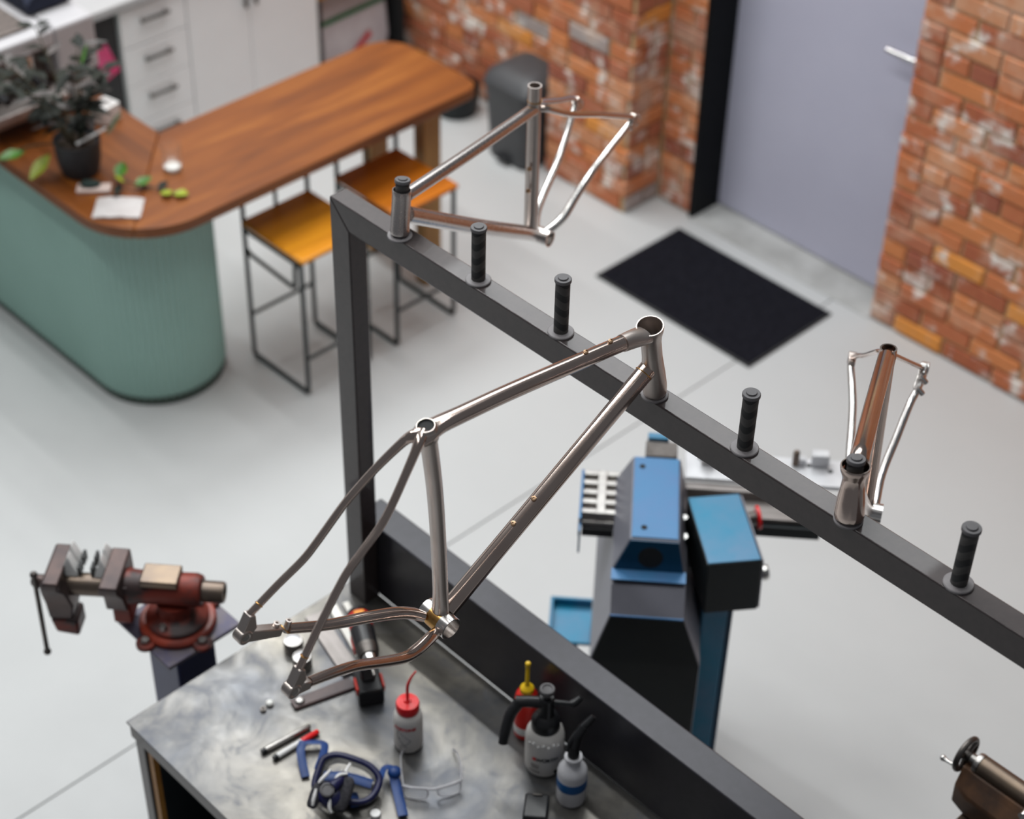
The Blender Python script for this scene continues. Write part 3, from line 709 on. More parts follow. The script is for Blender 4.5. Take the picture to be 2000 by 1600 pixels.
# local x = u (to the right in view), local -y = towards the camera
def rect(u0, u1, v0, v1, z): return [(u0, -v1, z), (u1, -v1, z), (u1, -v0, z), (u0, -v0, z)]
g = MB(); g.loft([rect(-.152, .148, -.06, .452, 0), rect(-.152, .148, -.06, .452, .755), rect(-.106, .092, -.03, .445, .925), rect(-.108, .092, -.02, .392, .985)])
obj('pedestal', g, 'machine_side', mach, smooth=False, bevel=.004)
g = MB(); g.loft([rect(-.110, .090, -.02, .386, .9855), rect(-.108, .087, -.02, .348, 1.0), rect(-.0665, .0665, 0, .334, 1.10)])
hd = obj('head_housing', g, 'machine_side', mach, smooth=False, bevel=.004)
g = MB(); g.loft([rect(-.063, .063, .004, .330, 1.1005), rect(-.0625, .0625, .0045, .3295, 1.104)]); tp = obj('top_cover', g, 'machine_blue', mach, smooth=False, bevel=.002)
for u, v in ((-.040, .045), (-.030, .292)):
    g = MB(); g.lathe([(.0085, 0), (.0085, .0012)], (u, -v, 1.1042), n=20); obj('screw_hole', g, 'black_matt', tp)
def front(z0, u0a, u1a, va, z1, u0b, u1b, vb, name, m, t=.004):
    g = MB(); g.loft([[(u0a, -va, z0), (u1a, -va, z0), (u1b, -vb, z1), (u0b, -vb, z1)], [(u0a, -va - t, z0), (u1a, -va - t, z0), (u1b, -vb - t, z1), (u0b, -vb - t, z1)]])
    return obj(name, g, m, mach, smooth=False)
fp = front(1.003, -.104, .083, .3485, 1.098, -.064, .064, .3350, 'shaded_front_plate', 'machine_dark')  # slanted face, its shade put into a deeper blue
g = MB(); g.lathe([(.033, 0), (.033, .0015)], (-.008, -.3460, 1.046), (0, -1, .14), 32); obj('dust_port', g, 'black_matt', fp, label='round dark port')
g = MB(); g.loft([rect(-.110, .090, .350, .392, .9995), rect(-.110, .090, .350, .392, 1.0025)]); obj('ledge', g, 'machine_blue', mach, smooth=False)
g = MB(); g.loft([[(-.107, -.396, .984), (.090, -.396, .984), (.090, -.449, .926), (-.105, -.449, .926)], [(-.107, -.399, .9865), (.090, -.399, .9865), (.090, -.4525, .928), (-.105, -.4525, .928)]])
obj('sloping_plate', g, 'machine_side', mach, smooth=False)
g = MB(); g.box((-.008, -.4525, .9265), (.196, .006, .005)); obj('edge_strip', g, 'machine_blue', mach, smooth=False)
g = MB(); g.loft([[(-.149, -.4535, .02), (.145, -.4535, .02), (.145, -.4565, .02), (-.149, -.4565, .02)], [(-.149, -.4535, .752), (.145, -.4535, .752), (.145, -.4565, .752), (-.149, -.4565, .752)],
                 [(-.104, -.4465, .922), (.090, -.4465, .922), (.090, -.4495, .922), (-.104, -.4495, .922)]])
obj('dark_front', g, 'machine_black', mach, smooth=False)  # thin sheet coloured near black for the unlit front
g = MB(); g.quadbox((.150, -.30, 0), (.222, -.10, .84)); obj('side_column', g, 'machine_cyan', mach, smooth=False, bevel=.005)
g = MB(); g.quadbox((.2225, -.30, 0), (.235, -.10, .84)); obj('column_edge', g, 'machine_dark', mach, smooth=False, bevel=.002)
g = MB(); g.quadbox((-.282, -.04, .36), (-.1525, .125, .372)); g.quadbox((-.282, -.04, .372), (-.272, .125, .40)); g.quadbox((-.272, .115, .372), (-.1525, .125, .40)); g.quadbox((-.24, .0, 0), (-.19, .06, .36))
obj('spark_tray', g, 'machine_cyan', mach, smooth=False, bevel=.002)
# motor box, turned a little on its side
mb_ = MB(Matrix.Translation((.088, -.099, 0)) @ Matrix.Rotation(R_(12), 4, 'Z'))
mb_.loft([[(.004, -.272, .865), (.154, -.272, .865), (.154, .0, .865), (.004, .0, .865)], [(0, -.268, 1.046), (.150, -.268, 1.046), (.150, 0, 1.046), (0, 0, 1.046)]])
obj('motor_housing', mb_, 'machine_black', mach, smooth=False, bevel=.004)
T12 = Matrix.Translation((.088, -.099, 0)) @ Matrix.Rotation(R_(12), 4, 'Z')
g = MB(T12); g.quadbox((.003, -.265, 1.0465), (.147, -.003, 1.050)); obj('motor_cover', g, 'machine_cyan', mach, smooth=False, bevel=.002)
g = MB(T12); g.loft([[(.1550, -.270, .870), (.1590, -.270, .870), (.1590, -.005, .870), (.1550, -.005, .870)], [(.1515, -.264, 1.044), (.1555, -.264, 1.044), (.1555, -.004, 1.044), (.1515, -.004, 1.044)]])
obj('motor_end_plate', g, 'machine_side', mach, smooth=False)
g = MB(T12); g.lathe([(.009, 0), (.009, .020), (.021, .022), (.023, .030), (.020, .040), (.008, .043)], (.158, -.19, .92), (1, 0, .1), 22); obj('adjusting_knob', g, 'chrome', mach)
g = MB(T12); g.lathe([(.018, 0), (.018, .026), (.013, .028), (.013, .036)], (.160, -.055, 1.00), (1, 0, .1), 18); sp_ = obj('spindle_nut', g, 'steel_dark', mach)
g = MB(T12); g.lathe([(.033, .030), (.034, .034), (.033, .038)], (.160, -.055, 1.00), (1, 0, .1), 26); obj('red_washer', g, 'red', sp_, label='red washer')
# work table and cross slide behind the head
g = MB(); g.quadbox((.086, .035, .990), (.54, .150, 1.004)); tb = obj('slide_table', g, 'white_metal', mach, smooth=False, bevel=.002)
for u, y in ((.13, .12), (.20, .105), (.30, .12), (.36, .10), (.44, .12), (.50, .10), (.25, .065)):
    g = MB(); g.lathe([(.0075, 0), (.0075, .0012)], (u, y, 1.0042), n=14); obj('table_hole', g, 'black_matt', tb)
g = MB(); g.box((.15, .108, 1.022), (.040, .034, .034)); g.lathe([(.010, 0), (.010, .03), (.006, .034)], (.15, .108, 1.039), n=12); obj('clamp_block', g, 'steel_grey', tb, bevel=.003)
g = MB(); g.box((.47, .128, 1.026), (.05, .030, .042)); g.box((.415, .125, 1.016), (.03, .02, .022)); obj('stop_block', g, 'white_metal', tb, bevel=.002)
g = MB(); g.box((.40, .120, 1.024), (.018, .016, .038)); g.ball((.40, .120, 1.048), .010); obj('stop_screw', g, 'm_brass', tb, bevel=.002)
g = MB(); g.quadbox((.07, -.070, .944), (.462, .034, .960)); g.quadbox((.07, .005, .960), (.462, .034, .989)); obj('cross_slide', g, 'grey_bar', mach, smooth=False, bevel=.002)
g = MB(); g.quadbox((.07, -.085, .905), (.470, .010, .9435)); obj('slide_rail', g, 'machine_black', mach, smooth=False, bevel=.003)
g = MB(); g.quadbox((-.20, -.145, .955), (-.09, .045, .975))
for y in (-.135, -.095, -.055, -.015, .025): g.quadbox((-.20, y, .975), (-.09, y + .018, 1.0))
g.quadbox((-.16, -.14, .975), (-.135, .04, 1.004)); obj('slotted_clamp_bed', g, 'steel_grey', mach, smooth=False, bevel=.002)
g = MB(); g.quadbox((-.208, -.16, .93), (-.2005, .045, 1.0)); g.quadbox((-.206, -.195, .90), (-.2005, -.16, .985)); obj('clamp_end_plate', g, 'machine_blue', mach, smooth=False, bevel=.001)
g = MB(); g.quadbox((-.198, -.152, .925), (-.11, -.10, .9545)); obj('clamp_foot', g, 'black', mach, smooth=False, bevel=.002)
g = MB(); g.quadbox((-.030, .06, 1.0), (.060, .125, 1.055)); obj('rear_bracket', g, 'steel_dark', mach, smooth=False, bevel=.002)
g = MB(); g.quadbox((-.025, .126, 1.0), (.035, .150, 1.065)); obj('rear_cover', g, 'machine_cyan', mach, smooth=False, bevel=.002)
g = MB(); g.cyl((.082, -.215, .93), (.082, -.215, 1.01), .012, 14); g.cyl((.082, -.16, .97), (.082, -.16, 1.03), .010, 14); obj('belt_roller', g, 'chrome', mach)

# ================================================================ LATHE at the right edge
LZ = 1.15
la = thing('lathe_tailstock', 'oily brown lathe tailstock with handwheel in the bottom right corner', 'machine', (.78, .50, 0))
lo_ = off((.78, .50, 0)); LM = lambda: MB(lo_)
hw = Vector((.605, .535, LZ))
g = LM(); g.torus(hw, .041, .0075, (1, 0, 0), 36, 10); wh = obj('handwheel', g, 'steel_dark', la)
g = LM()
for k in range(3):
    a = k * 2 * PI / 3 + .5; g.cyl(hw, hw + Vector((0, math.cos(a), math.sin(a))) * .038, .006, 10, .008)
g.lathe([(.014, -.010), (.014, .014), (.010, .018)], hw, (1, 0, 0), 18); obj('spokes', g, 'steel_dark', wh)
g = LM(); hp = hw + Vector((0, -.018, -.036)); g.tube([hp, hp - Vector((.030, .002, 0)), hp - Vector((.040, .002, 0))], [.003, .004, .006], 10); g.ball(hp - Vector((.043, .002, 0)), .0075); obj('crank_handle', g, 'chrome', wh)
g = LM(); g.lathe([(.013, .016), (.013, .03), (.024, .031), (.026, .036), (.026, .044), (.020, .046)], hw, (1, 0, 0), 24); obj('collar', g, 'steel_grey', la)
g = LM(); g.tube([hw + Vector((.046, 0, 0)), hw + Vector((.40, 0, 0))], .0255, 26); obj('quill_barrel', g, 'm_brass', la)
g = LM()
sec = lambda x, a: [(x, .535 - .050 * a, LZ - .125), (x, .535 + .05 * a, LZ - .125), (x, .535 + .042 * a, LZ - .06), (x, .535 + .022, LZ - .012), (x, .535 - .022, LZ - .012), (x, .535 - .055 * a, LZ - .06)]
g.loft([sec(.615, .8), sec(.66, 1.1), sec(.80, 1.2), sec(.95, 1.2)]); obj('casting', g, mat('rusty_oily_casting', (.17, .085, .045), (.05, .035, .03), .45, .4, scale=9, detail=7), la, bevel=.006)
g = LM(); g.quadbox((.655, .44, LZ - .165), (1.7, .62, LZ - .128)); obj('bed_way', g, 'm_brass', la, smooth=False, bevel=.004)
g = LM(); g.quadbox((.69, .46, LZ - .25), (1.7, .60, LZ - .166)); obj('bed', g, 'steel_dark', la, smooth=False, bevel=.004)
g = LM(); g.quadbox((.85, .42, 0), (1.65, .64, LZ - .2505)); obj('cabinet_stand', g, 'machine_side', la, smooth=False, bevel=.006)
g = LM(); g.cyl((.80, .505, LZ + .0), (.80, .478, LZ - .002), .012, 14); g.tube([(.80, .480, LZ), (.83, .470, LZ - .03), (.87, .466, LZ - .05)], .006, 10); g.ball((.874, .465, LZ - .052), .012); obj('lock_lever', g, 'chrome', la)

# ================================================================ ITEMS ON THE WORKBENCH
BZ = BT + .0004
def on_bench(name, label, cat, x, y, rz=0., group=None): return thing(name, label, cat, (x, y, BZ), rz, group)
CAMA = math.atan2(-2.24, 1.86)       # rough bearing of the camera from the bench

# wash bottle with red cap
t = on_bench('wash_bottle', 'white squeeze bottle with red cap and bent red spout', 'bottle', -.462, -.260)
g = MB(); g.lathe([(.028, 0), (.034, .003), (.0365, .012), (.0365, .100), (.035, .112), (.030, .124), (.023, .130), (.020, .132)], n=32); obj('bottle_body', g, 'frost', t)
g = MB(); g.lathe([(.0282, .128), (.0292, .131), (.0292, .152), (.0275, .156), (.010, .158), (.007, .163)], n=28); cp = obj('cap', g, 'red', t)
g = MB(); g.tube(catmull([(0, 0, .158), (0, 0, .195), (.000, .002, .215), (.004, .010, .238), (.010, .019, .258)], 5), [.0042, .004, .0038, .003, .002], 10); obj('spout', g, 'red', t)
text_on_cylinder('label_text', 'ACETONE', .013, .0365, .086, CAMA - .12, 'red_print', t, .0008)
g = MB()
def strip(pts, r=.0006):
    g.tube([((.0367) * math.cos(CAMA + a), .0367 * math.sin(CAMA + a), z) for a, z in pts], r, 5)
strip([(-.62, .080), (-.30, .072), (.05, .060), (.32, .050), (.05, .038), (-.12, .032), (-.45, .026)]); strip([(-.62, .080), (-.66, .060), (-.52, .052), (-.40, .060)]); strip([(-.55, .052), (-.30, .040), (-.12, .032), (.05, .024)]); strip([(-.50, .018), (-.1, .013), (.35, .017)])
obj('label_drawing', g, 'black_print', t)

# red bottle with yellow nozzle
t = on_bench('oil_bottle', 'red squeeze bottle with yellow nozzle behind the pump sprayer', 'bottle', -.288, -.022)
g = MB(); g.lathe([(.024, 0), (.029, .004), (.030, .014), (.030, .128), (.027, .146), (.018, .156), (.013, .158)], n=30); obj('bottle_body', g, 'red_dark', t)
g = MB(); g.lathe([(.0304, .020), (.0304, .044)], n=30); obj('label_band', g, 'white_plastic', t, label='white band near the bottom')
g = MB(); g.lathe([(.0165, .155), (.0172, .158), (.0172, .169), (.014, .173), (.007, .178), (.0055, .184), (.0048, .238), (.0035, .241), (.0035, .244)], n=22); nz = obj('nozzle', g, 'yellow', t)
g = MB(); g.lathe([(.0062, .243), (.0066, .246), (.0066, .256), (.004, .259)], n=16); obj('nozzle_cap', g, 'yellow', nz)

# pump sprayer
t = on_bench('pump_sprayer', 'white pump sprayer bottle with black handle and long trigger', 'sprayer', -.186, -.058)
g = MB(); g.lathe([(.040, 0), (.046, .004), (.0485, .014), (.0485, .110), (.046, .125), (.039, .138), (.033, .144)], n=36); obj('bottle_body', g, 'frost', t)
g = MB(); g.lathe([(.0345, .138), (.0355, .142), (.0355, .166), (.033, .174), (.026, .182), (.020, .186), (.018, .200), (.019, .214), (.019, .242), (.016, .246)], n=30); hd = obj('pump_head', g, 'black', t)
g = MB(); g.lathe([(.0075, .246), (.0075, .262), (.0185, .264), (.0192, .268), (.0192, .273), (.0175, .276), (.0125, .2765), (.011, .2735), (.004, .272)], n=28); obj('plunger_knob', g, 'rubber_cap', hd)
rgt = Vector((.694, .72, 0))
g = MB(); g.tube([Vector((0, 0, .226)), -rgt * .045 + Vector((0, 0, .229)), -rgt * .074 + Vector((0, 0, .228))], [.0155, .0145, .0145], 14)
g.tube(catmull([-rgt * .066 + Vector((0, 0, .226)), -rgt * .084 + Vector((.01, -.012, .200)), -rgt * .094 + Vector((.022, -.026, .160)), -rgt * .098 + Vector((.03, -.036, .130))], 4), [.0165, .0160, .0150, .0125], 12, squash=(1.0, .85)); obj('handle', g, 'black', hd)
g = MB(); g.tube([rgt * .014 + Vector((0, 0, .225)), rgt * .040 + Vector((0, 0, .224)), rgt * .058 + Vector((0, 0, .222))], [.0095, .0075, .0065], 12); g.ball(rgt * .022 + Vector((0, 0, .224)), .008)
g.tube([rgt * .058 + Vector((0, 0, .222)), rgt * .066 + Vector((0, .004, .224)), rgt * .074 + Vector((0, .012, .236))], [.009, .0105, .007], 12); obj('spray_nozzle', g, 'black', hd)
g = MB(); g.lathe([(.0110, -.008), (.0115, .0), (.0105, .004)], -rgt * .045 + Vector((0, 0, .229)), -rgt, 16); obj('valve_button', g, 'steel_grey', hd)
text_on_cylinder('brand_text', 'WÜRTH', .0155, .0485, .062, CAMA + .22, 'black_print', t, .0007)
g = MB()
for k, (a, z, w_, h_) in enumerate(((-.46, .0665, .010, .010), (-.42, .045, .022, .002), (-.42, .040, .022, .0015), (-.42, .035, .020, .0015), (-.44, .022, .030, .003))):
    a0 = CAMA + a; h0 = MB()
    n_ = 6
    def P_(i, zz): a_ = a0 + (i / n_ - .5) * w_ / .0485; return (.0489 * math.cos(a_), .0489 * math.sin(a_), zz)
    h0.loft([[P_(i, z - h_ / 2) for i in range(n_ + 1)], [P_(i, z + h_ / 2) for i in range(n_ + 1)]], (False, False))
    obj('brand_mark' if k == 0 else 'label_print', h0, 'red' if k == 0 else 'leather', t, smooth=False)
g.bm.free()
a0 = CAMA + .62; h0 = MB(); h0.loft([[(.0489 * math.cos(a0 + i * .05), .0489 * math.sin(a0 + i * .05), z) for i in range(7)] for z in (.012, .026)], (False, False)); obj('label_square', h0, 'black_print', t, smooth=False)
for k in range(7):
    a_ = CAMA - .8 + k * .27; g = MB(); g.ball((.047 * math.cos(a_), .047 * math.sin(a_), .113 + .006 * (k % 2)), .0042, 8, 6); obj('bump', g, 'white_plastic', t)

# trigger spray bottle with blue band
t = on_bench('spray_bottle', 'small white spray bottle with blue band and black trigger head', 'bottle', -.066, -.084)
g = MB(); g.lathe([(.030, 0), (.0345, .003), (.0365, .010), (.0365, .102), (.035, .110), (.028, .120), (.020, .126), (.0165, .134), (.0165, .146), (.0215, .148), (.0225, .152), (.0215, .156), (.014, .157)], n=34); obj('bottle_body', g, 'milky', t)
g = MB(); g.lathe([(.0368, .054), (.0370, .055), (.0370, .083), (.0368, .084)], n=34); obj('blue_band', g, 'blue_band', t, label='blue label band')
g = MB(); g.lathe([(.014, .150), (.0145, .156), (.0145, .172), (.011, .178), (.009, .19)], n=22); hd = obj('trigger_head', g, 'black', t)
g = MB(); g.tube([Vector((0, 0, .186)), rgt * .004 + Vector((-.006, .008, .214)), rgt * .018 + Vector((-.012, .018, .238))], [.0125, .0125, .011], 12)
g.tube([rgt * .012 + Vector((-.012, .016, .230)), rgt * .026 + Vector((-.016, .026, .246)), rgt * .034 + Vector((-.018, .032, .258))], [.0105, .009, .007], 12); obj('spray_neck', g, 'black', hd)
g = MB(); g.tube(catmull([rgt * .006 + Vector((-.01, .01, .226)), -rgt * .010 + Vector((0, 0, .206)), -rgt * .016 + Vector((.006, -.006, .182))], 4), [.0065, .0055, .004], 10); obj('trigger', g, 'black', hd)

# cordless drill standing on its battery
t = on_bench('cordless_drill', 'red and black cordless drill standing on its battery near the rack post', 'drill', -.655, -.225, math.atan2(-.49, .87))
# local +x points where the chuck points
g = MB(); g.box((-.005, 0, .027), (.095, .066, .048)); g.box((.0, 0, .0535), (.085, .058, .006)); obj('battery', g, 'black', t, bevel=.006)
g = MB()
for s_ in (-1, 1): g.box((.012, s_ * .0335, .047), (.045, .006, .022))
obj('battery_clip', g, 'drill_red', t, bevel=.002)
g = MB(); g.loft([[(-.045, -.020, .056), (.015, -.020, .056), (.015, .020, .056), (-.045, .020, .056)], [(-.060, -.017, .11), (-.018, -.017, .11), (-.018, .017, .11), (-.060, .017, .11)], [(-.075, -.021, .145), (-.015, -.021, .145), (-.015, .021, .145), (-.075, .021, .145)]])
obj('handle', g, 'black', t, bevel=.008)
g = MB(); g.tube([(-.118, 0, .166), (-.112, 0, .166), (-.066, 0, .167)], [.024, .030, .031], 22); bd = obj('motor_body', g, 'drill_red', t)
g = MB(); g.tube([(-.0655, 0, .167), (-.05, 0, .167), (-.005, 0, .167)], [.0312, .0312, .0295], 22); obj('gearbox_sleeve', g, 'black', t)
for s_ in (-1, 1):
    g = MB(); g.box((-.035, s_ * .0285, .150), (.05, .006, .020)); obj('side_flash', g, 'drill_red', t, bevel=.002)
g = MB(); g.tube([(-.130, 0, .166), (-.126, 0, .166), (-.114, 0, .166)], [.022, .028, .031], 22); obj('rear_cap', g, 'black', bd)
g = MB(); g.box((-.092, 0, .1975), (.030, .026, .004)); obj('badge', g, 'orange', bd, bevel=.001, label='orange badge')
g = MB(); g.tube([(-.004, 0, .167), (.012, 0, .167), (.020, 0, .167), (.030, 0, .167)], [.030, .029, .027, .024], 22); obj('torque_collar', g, 'steel_dark', t)
g = MB(); g.tube([(.031, 0, .167), (.044, 0, .167), (.052, 0, .167), (.062, 0, .167)], [.020, .0195, .015, .009], 20); ck = obj('chuck', g, 'chrome', t)
g = MB(); g.tube([(.060, 0, .167), (.075, 0, .167), (.092, 0, .167)], [.004, .0034, .003], 8); obj('drill_bit', g, 'chrome', ck)
g = MB(); g.box((-.008, 0, .125), (.014, .014, .028)); obj('trigger', g, 'drill_red', t, bevel=.004)

# two machined caps
for x, y, s_, lb in ((-.908, -.268, .026, 'shiny round metal cap, the larger one, on the left of the bench top'), (-.846, -.288, .025, 'shiny round metal cap in front of the other cap, under the seat stay')):
    t = on_bench('metal_cap', lb, 'cap', x, y)
    g = MB(); g.lathe([(s_ * .97, 0), (s_, .002), (s_, .030), (s_ * .94, .034), (s_ * .7, .035), (s_ * .66, .0335)], n=30); obj('rim', g, 'steel_grey', t)
    g = MB(); g.lathe([(s_ * .65, .0335), (s_ * .65, .0345), (s_ * .2, .0362)], n=26); obj('top_disc', g, 'white_metal', t)
# flat bars lying towards the drill
def plank(name, label, a, b_, wdt, h, m, cat='bar'):
    a, b_ = Vector((*a, 0)), Vector((*b_, 0)); d = b_ - a
    g = MB(); g.box((0, 0, h / 2), (d.length, wdt, h))
    o = obj(name, g, m, smooth=False, bevel=.0015); o.location = ((a.x + b_.x) / 2, (a.y + b_.y) / 2, BZ); o.rotation_euler = (0, 0, math.atan2(d.y, d.x)); return tag(o, label, cat)
plank('flat_bar', 'dull brown grey steel flat bar lying between the metal caps and the drill', (-.965, -.155), (-.735, -.215), .050, .008, 'grey_bar')
plank('flat_bar', 'pale aluminium strip beside the drill, the wider of the two', (-.955, -.098), (-.765, -.158), .026, .009, 'cream_bar')
plank('flat_bar', 'thin pale aluminium strip closest to the drill body', (-.94, -.064), (-.765, -.122), .018, .009, 'cream_bar')
# leather strop
t = on_bench('leather_strop', 'brown leather strop with metal stud under the near dropout', 'strop', -.732, -.318, math.atan2(.135, .035) )
g = MB(); g.loft([[(-.075, -.018, .0), (.085, -.024, .0), (.085, .020, .0), (-.075, .022, .0)], [(-.082, -.015, .009), (.088, -.022, .007), (.088, .018, .007), (-.082, .018, .009)]]); obj('strap', g, 'leather', t, bevel=.003)
g = MB(); g.lathe([(.012, .009), (.013, .011), (.010, .016), (.004, .018)], (-.060, .002, 0), n=18); obj('stud', g, 'steel_grey', t)
g = MB(); g.lathe([(.009, 0), (.0105, .003), (.0105, .007), (.007, .0115), (.003, .0125)], n=18); o = obj('bead', g, 'white_light'); o.location = (-.798, -.434, BZ); tag(o, 'small white round bead alone on the pale part of the bench top', 'bead')
g = MB(); ring_tube(g, (0, 0, 0), (0, 0, .007), [(0, .0085), (1, .0085)], .0045, 6); o = obj('hex_nut', g, 'steel_dark'); o.location = (-.794, -.458, BZ); tag(o, 'small dark hex nut next to the white bead', 'nut')

# two marker pens
def marker(label, a, b_, body, cap_m, tip_m):
    a, b_ = Vector((*a, 0)), Vector((*b_, 0)); L = (b_ - a).length
    t = on_bench('marker_pen', label, 'pen', a.x, a.y, math.atan2((b_ - a).y, (b_ - a).x))
    r = .0076
    g = MB(); g.tube([(.012, 0, r), (L * .62, 0, r)], r, 16); obj('barrel', g, body, t)
    g = MB(); g.tube([(L * .62 + .0005, 0, r), (L - .003, 0, r), (L, 0, r)], [r * 1.04, r * .98, r * .7], 16); obj('cap', g, cap_m, t)
    g = MB(); g.tube([(0, 0, r), (.0115, 0, r)], [r * .95, r * 1.02], 16); obj('end_plug', g, tip_m, t)
marker('silver grey marker pen with black end, lying behind the red capped one', (-.684, -.549), (-.668, -.408), 'steel_grey', 'steel_grey', 'black')
marker('white marker pen with red cap beside the respirator strap', (-.648, -.540), (-.640, -.404), 'white_plastic', 'red', 'black')

# full face respirator lying on its back
rs = on_bench('respirator_mask', 'navy full face respirator with clear visor and two filters on the bench', 'mask', -.493, -.432)
U = Vector((.694, .72, 0)).normalized(); Wv = Vector((-.70, .70, .0)); Bv = (Wv * .94 + Vector((0, 0, .34))).normalized(); Nv = U.cross(Bv).normalized()
if Nv.z < 0: Nv = -Nv
def mk(px, py, h=0.): return U * (px / 785) + Bv * (py / 830) + Nv * h + Vector((.050, -.040, .060))
ringp = [(-48, 44), (-24, 51), (8, 42), (38, 30), (56, 12), (60, -4), (52, -28), (36, -44), (12, -47), (-18, -40), (-44, -34), (-60, -20), (-62, -2), (-56, 24)]
pts = [mk(x, y, -.006 - .010 * abs(x) / 60) for x, y in ringp]
cl = catmull(pts + pts[:2], 4)[4:-0 or None]
ring_closed = catmull([pts[-1]] + pts + pts[:2], 4)[4:4 + 4 * len(pts)]
g = MB(); g.tube(ring_closed, .0085, 12, closed=True); obj('visor_frame', g, 'mask_blue', rs)
g = MB(); cen = g.v(mk(-4, 2, .022)); vs = [g.v(p) for p in ring_closed]; mid = [g.v(p * .45 + mk(-4, 2, .020) * .55 + Nv * .006) for p in ring_closed]; k = len(vs)
for i in range(k):
    g.face([vs[i], vs[(i + 1) % k], mid[(i + 1) % k], mid[i]]); g.face([mid[i], mid[(i + 1) % k], cen])
obj('visor', g, 'visor', rs, label='clear visor')
g = MB(); vs2 = [p * .96 - Nv * .012 for p in ring_closed]; low = [p * .8 - Nv * .034 for p in ring_closed]
g.loft([vs2, low], (False, False)); obj('face_seal', g, 'mask_blue', rs)
g = MB(); g.tube(catmull([mk(-46, 8, -.016), mk(0, 4, -.010), mk(46, -8, -.016)], 5), .012, 10, squash=(.5, 1.2)); obj('inner_band', g, 'strap_blue', rs)
g = MB(); g.ball(mk(-26, -38, .010), .036, 18, 12, (1.05, 1.0, .8)); obj('nose_cup', g, 'mask_blue', rs)
g = MB(); g.tube([mk(-4, 2, .020), mk(-13, -18, .036), mk(-25, -32, .042)], [.009, .013, .015], 14); obj('bridge', g, 'mask_blue', rs)
g = MB(); g.tube([mk(4, 26, .012), mk(-1, 14, .018), mk(-5, -1, .022)], [.0038, .0035, .0055], 8); obj('visor_clip', g, 'white_plastic', rs, label='white clip on the visor')
g = MB(); g.lathe([(.0165, 0), (.0180, .004), (.0170, .010), (.0135, .011), (.0115, .009), (.004, .009)], mk(-33, -38, .040), Nv, 26); obj('exhale_valve', g, 'rubber_cap', rs)
def filt(a_, b2, wd_, edges):
    pth = [a_ + (b2 - a_) * q for q in (0, .05, .18, .5, .82, .95, 1)]
    g = MB(); g.tube(pth, [wd_ * .45, wd_ * .76, wd_ * .97, wd_ * 1.05, wd_ * .97, wd_ * .76, wd_ * .4], 20, squash=(.62, 1.0)); f_ = obj('filter', g, 'filter', rs, label='charcoal oval filter')
    g = MB()
    for e in edges: g.tube(catmull(e, 4), [.0028] + [.0046] * 2 + [.003], 8)
    obj('filter_edge', g, 'white_plastic', f_, label='white filter edge')
filt(mk(4, -6, .030), mk(-14, -72, .014), .0215, ([mk(2, -2, .040), mk(-13, -6, .042), mk(-19, -16, .040), mk(-19, -30, .040)], [mk(-23, -44, .036), mk(-27, -56, .032), mk(-28, -68, .026), mk(-24, -77, .020)]))
filt(mk(-50, -18, .022), mk(-64, -66, .010), .0145, ([mk(-30, 8, .034), mk(-38, -3, .034), mk(-46, -13, .034), mk(-51, -20, .032)], [mk(-55, -32, .032), mk(-57, -44, .029), mk(-59, -54, .025), mk(-60, -63, .020)]))
def strap_path(pts, wd, name='head_strap'):
    P = catmull(pts, 6); g = MB(); g.tube(P, wd, 10, squash=(.28, 1.0)); return obj(name, g, 'strap_blue', rs)
Z0 = Vector((0, 0, 0))
def wp(x, y, z): return Vector((x + .493, y + .432, z))
strap_path([mk(-58, 22, -.014), wp(-.585, -.428, .022), wp(-.618, -.448, .020), wp(-.628, -.462, .018)], .010)
strap_path([wp(-.632, -.458, .020), wp(-.610, -.484, .022), wp(-.580, -.502, .014), wp(-.550, -.518, .006)], .011)
strap_path([mk(60, -4, -.012), wp(-.425, -.370, .030), wp(-.404, -.360, .038)], .008)
g = MB(); g.ball(wp(-.398, -.362, .030), .018, 12, 8, (1, 1, .8)); obj('strap_buckle', g, 'strap_blue', rs)
strap_path([wp(-.400, -.366, .034), wp(-.378, -.376, .020), wp(-.340, -.398, .012), wp(-.296, -.424, .010)], .013)
strap_path([mk(18, -52, -.02), wp(-.43, -.47, .012), wp(-.40, -.485, .008)], .013)
g = MB(); g.lathe([(.013, 0), (.014, .004), (.012, .010), (.004, .011)], n=20); o = obj('bottle_cap', g, 'white_plastic'); o.location = (-.349, -.466, BZ); tag(o, 'small white screw cap at the bottom edge in front of the respirator', 'cap')

# safety glasses
sg = on_bench('safety_glasses', 'clear plastic safety glasses lying open on the bench', 'glasses', -.325, -.290)
def gp(x, y, z=0.): return Vector((x + .325, y + .290, z))
brow = catmull([gp(-.352, -.376, .034), gp(-.328, -.368, .040), gp(-.300, -.343, .040), gp(-.291, -.332, .038), gp(-.283, -.322, .040), gp(-.268, -.286, .040), gp(-.266, -.262, .034)], 5)
g = MB(); g.tube(brow, .0035, 8); obj('front_frame', g, 'clear_frame', sg)
for s_ in (0, 1):
    A = [gp(-.350, -.372, .030), gp(-.326, -.362, .036), gp(-.302, -.343, .034), gp(-.300, -.345, .010), gp(-.318, -.364, .003), gp(-.342, -.378, .004)] if s_ == 0 else \
        [gp(-.267, -.266, .030), gp(-.270, -.288, .036), gp(-.286, -.318, .034), gp(-.284, -.318, .010), gp(-.268, -.296, .003), gp(-.262, -.272, .004)]
    loop = catmull([A[-1]] + A + A[:2], 4)[4:4 + 4 * len(A)]
    g = MB(); g.tube(loop, .0018, 6, closed=True); rm = obj('lens_rim', g, 'clear_frame', sg)
    nn = Vector((.56, -.76, .3)).normalized()
    g = MB(); g.loft([[p - nn * .0008 for p in loop], [p + nn * .0008 for p in loop]]); obj('lens', g, 'lens', rm, smooth=False)
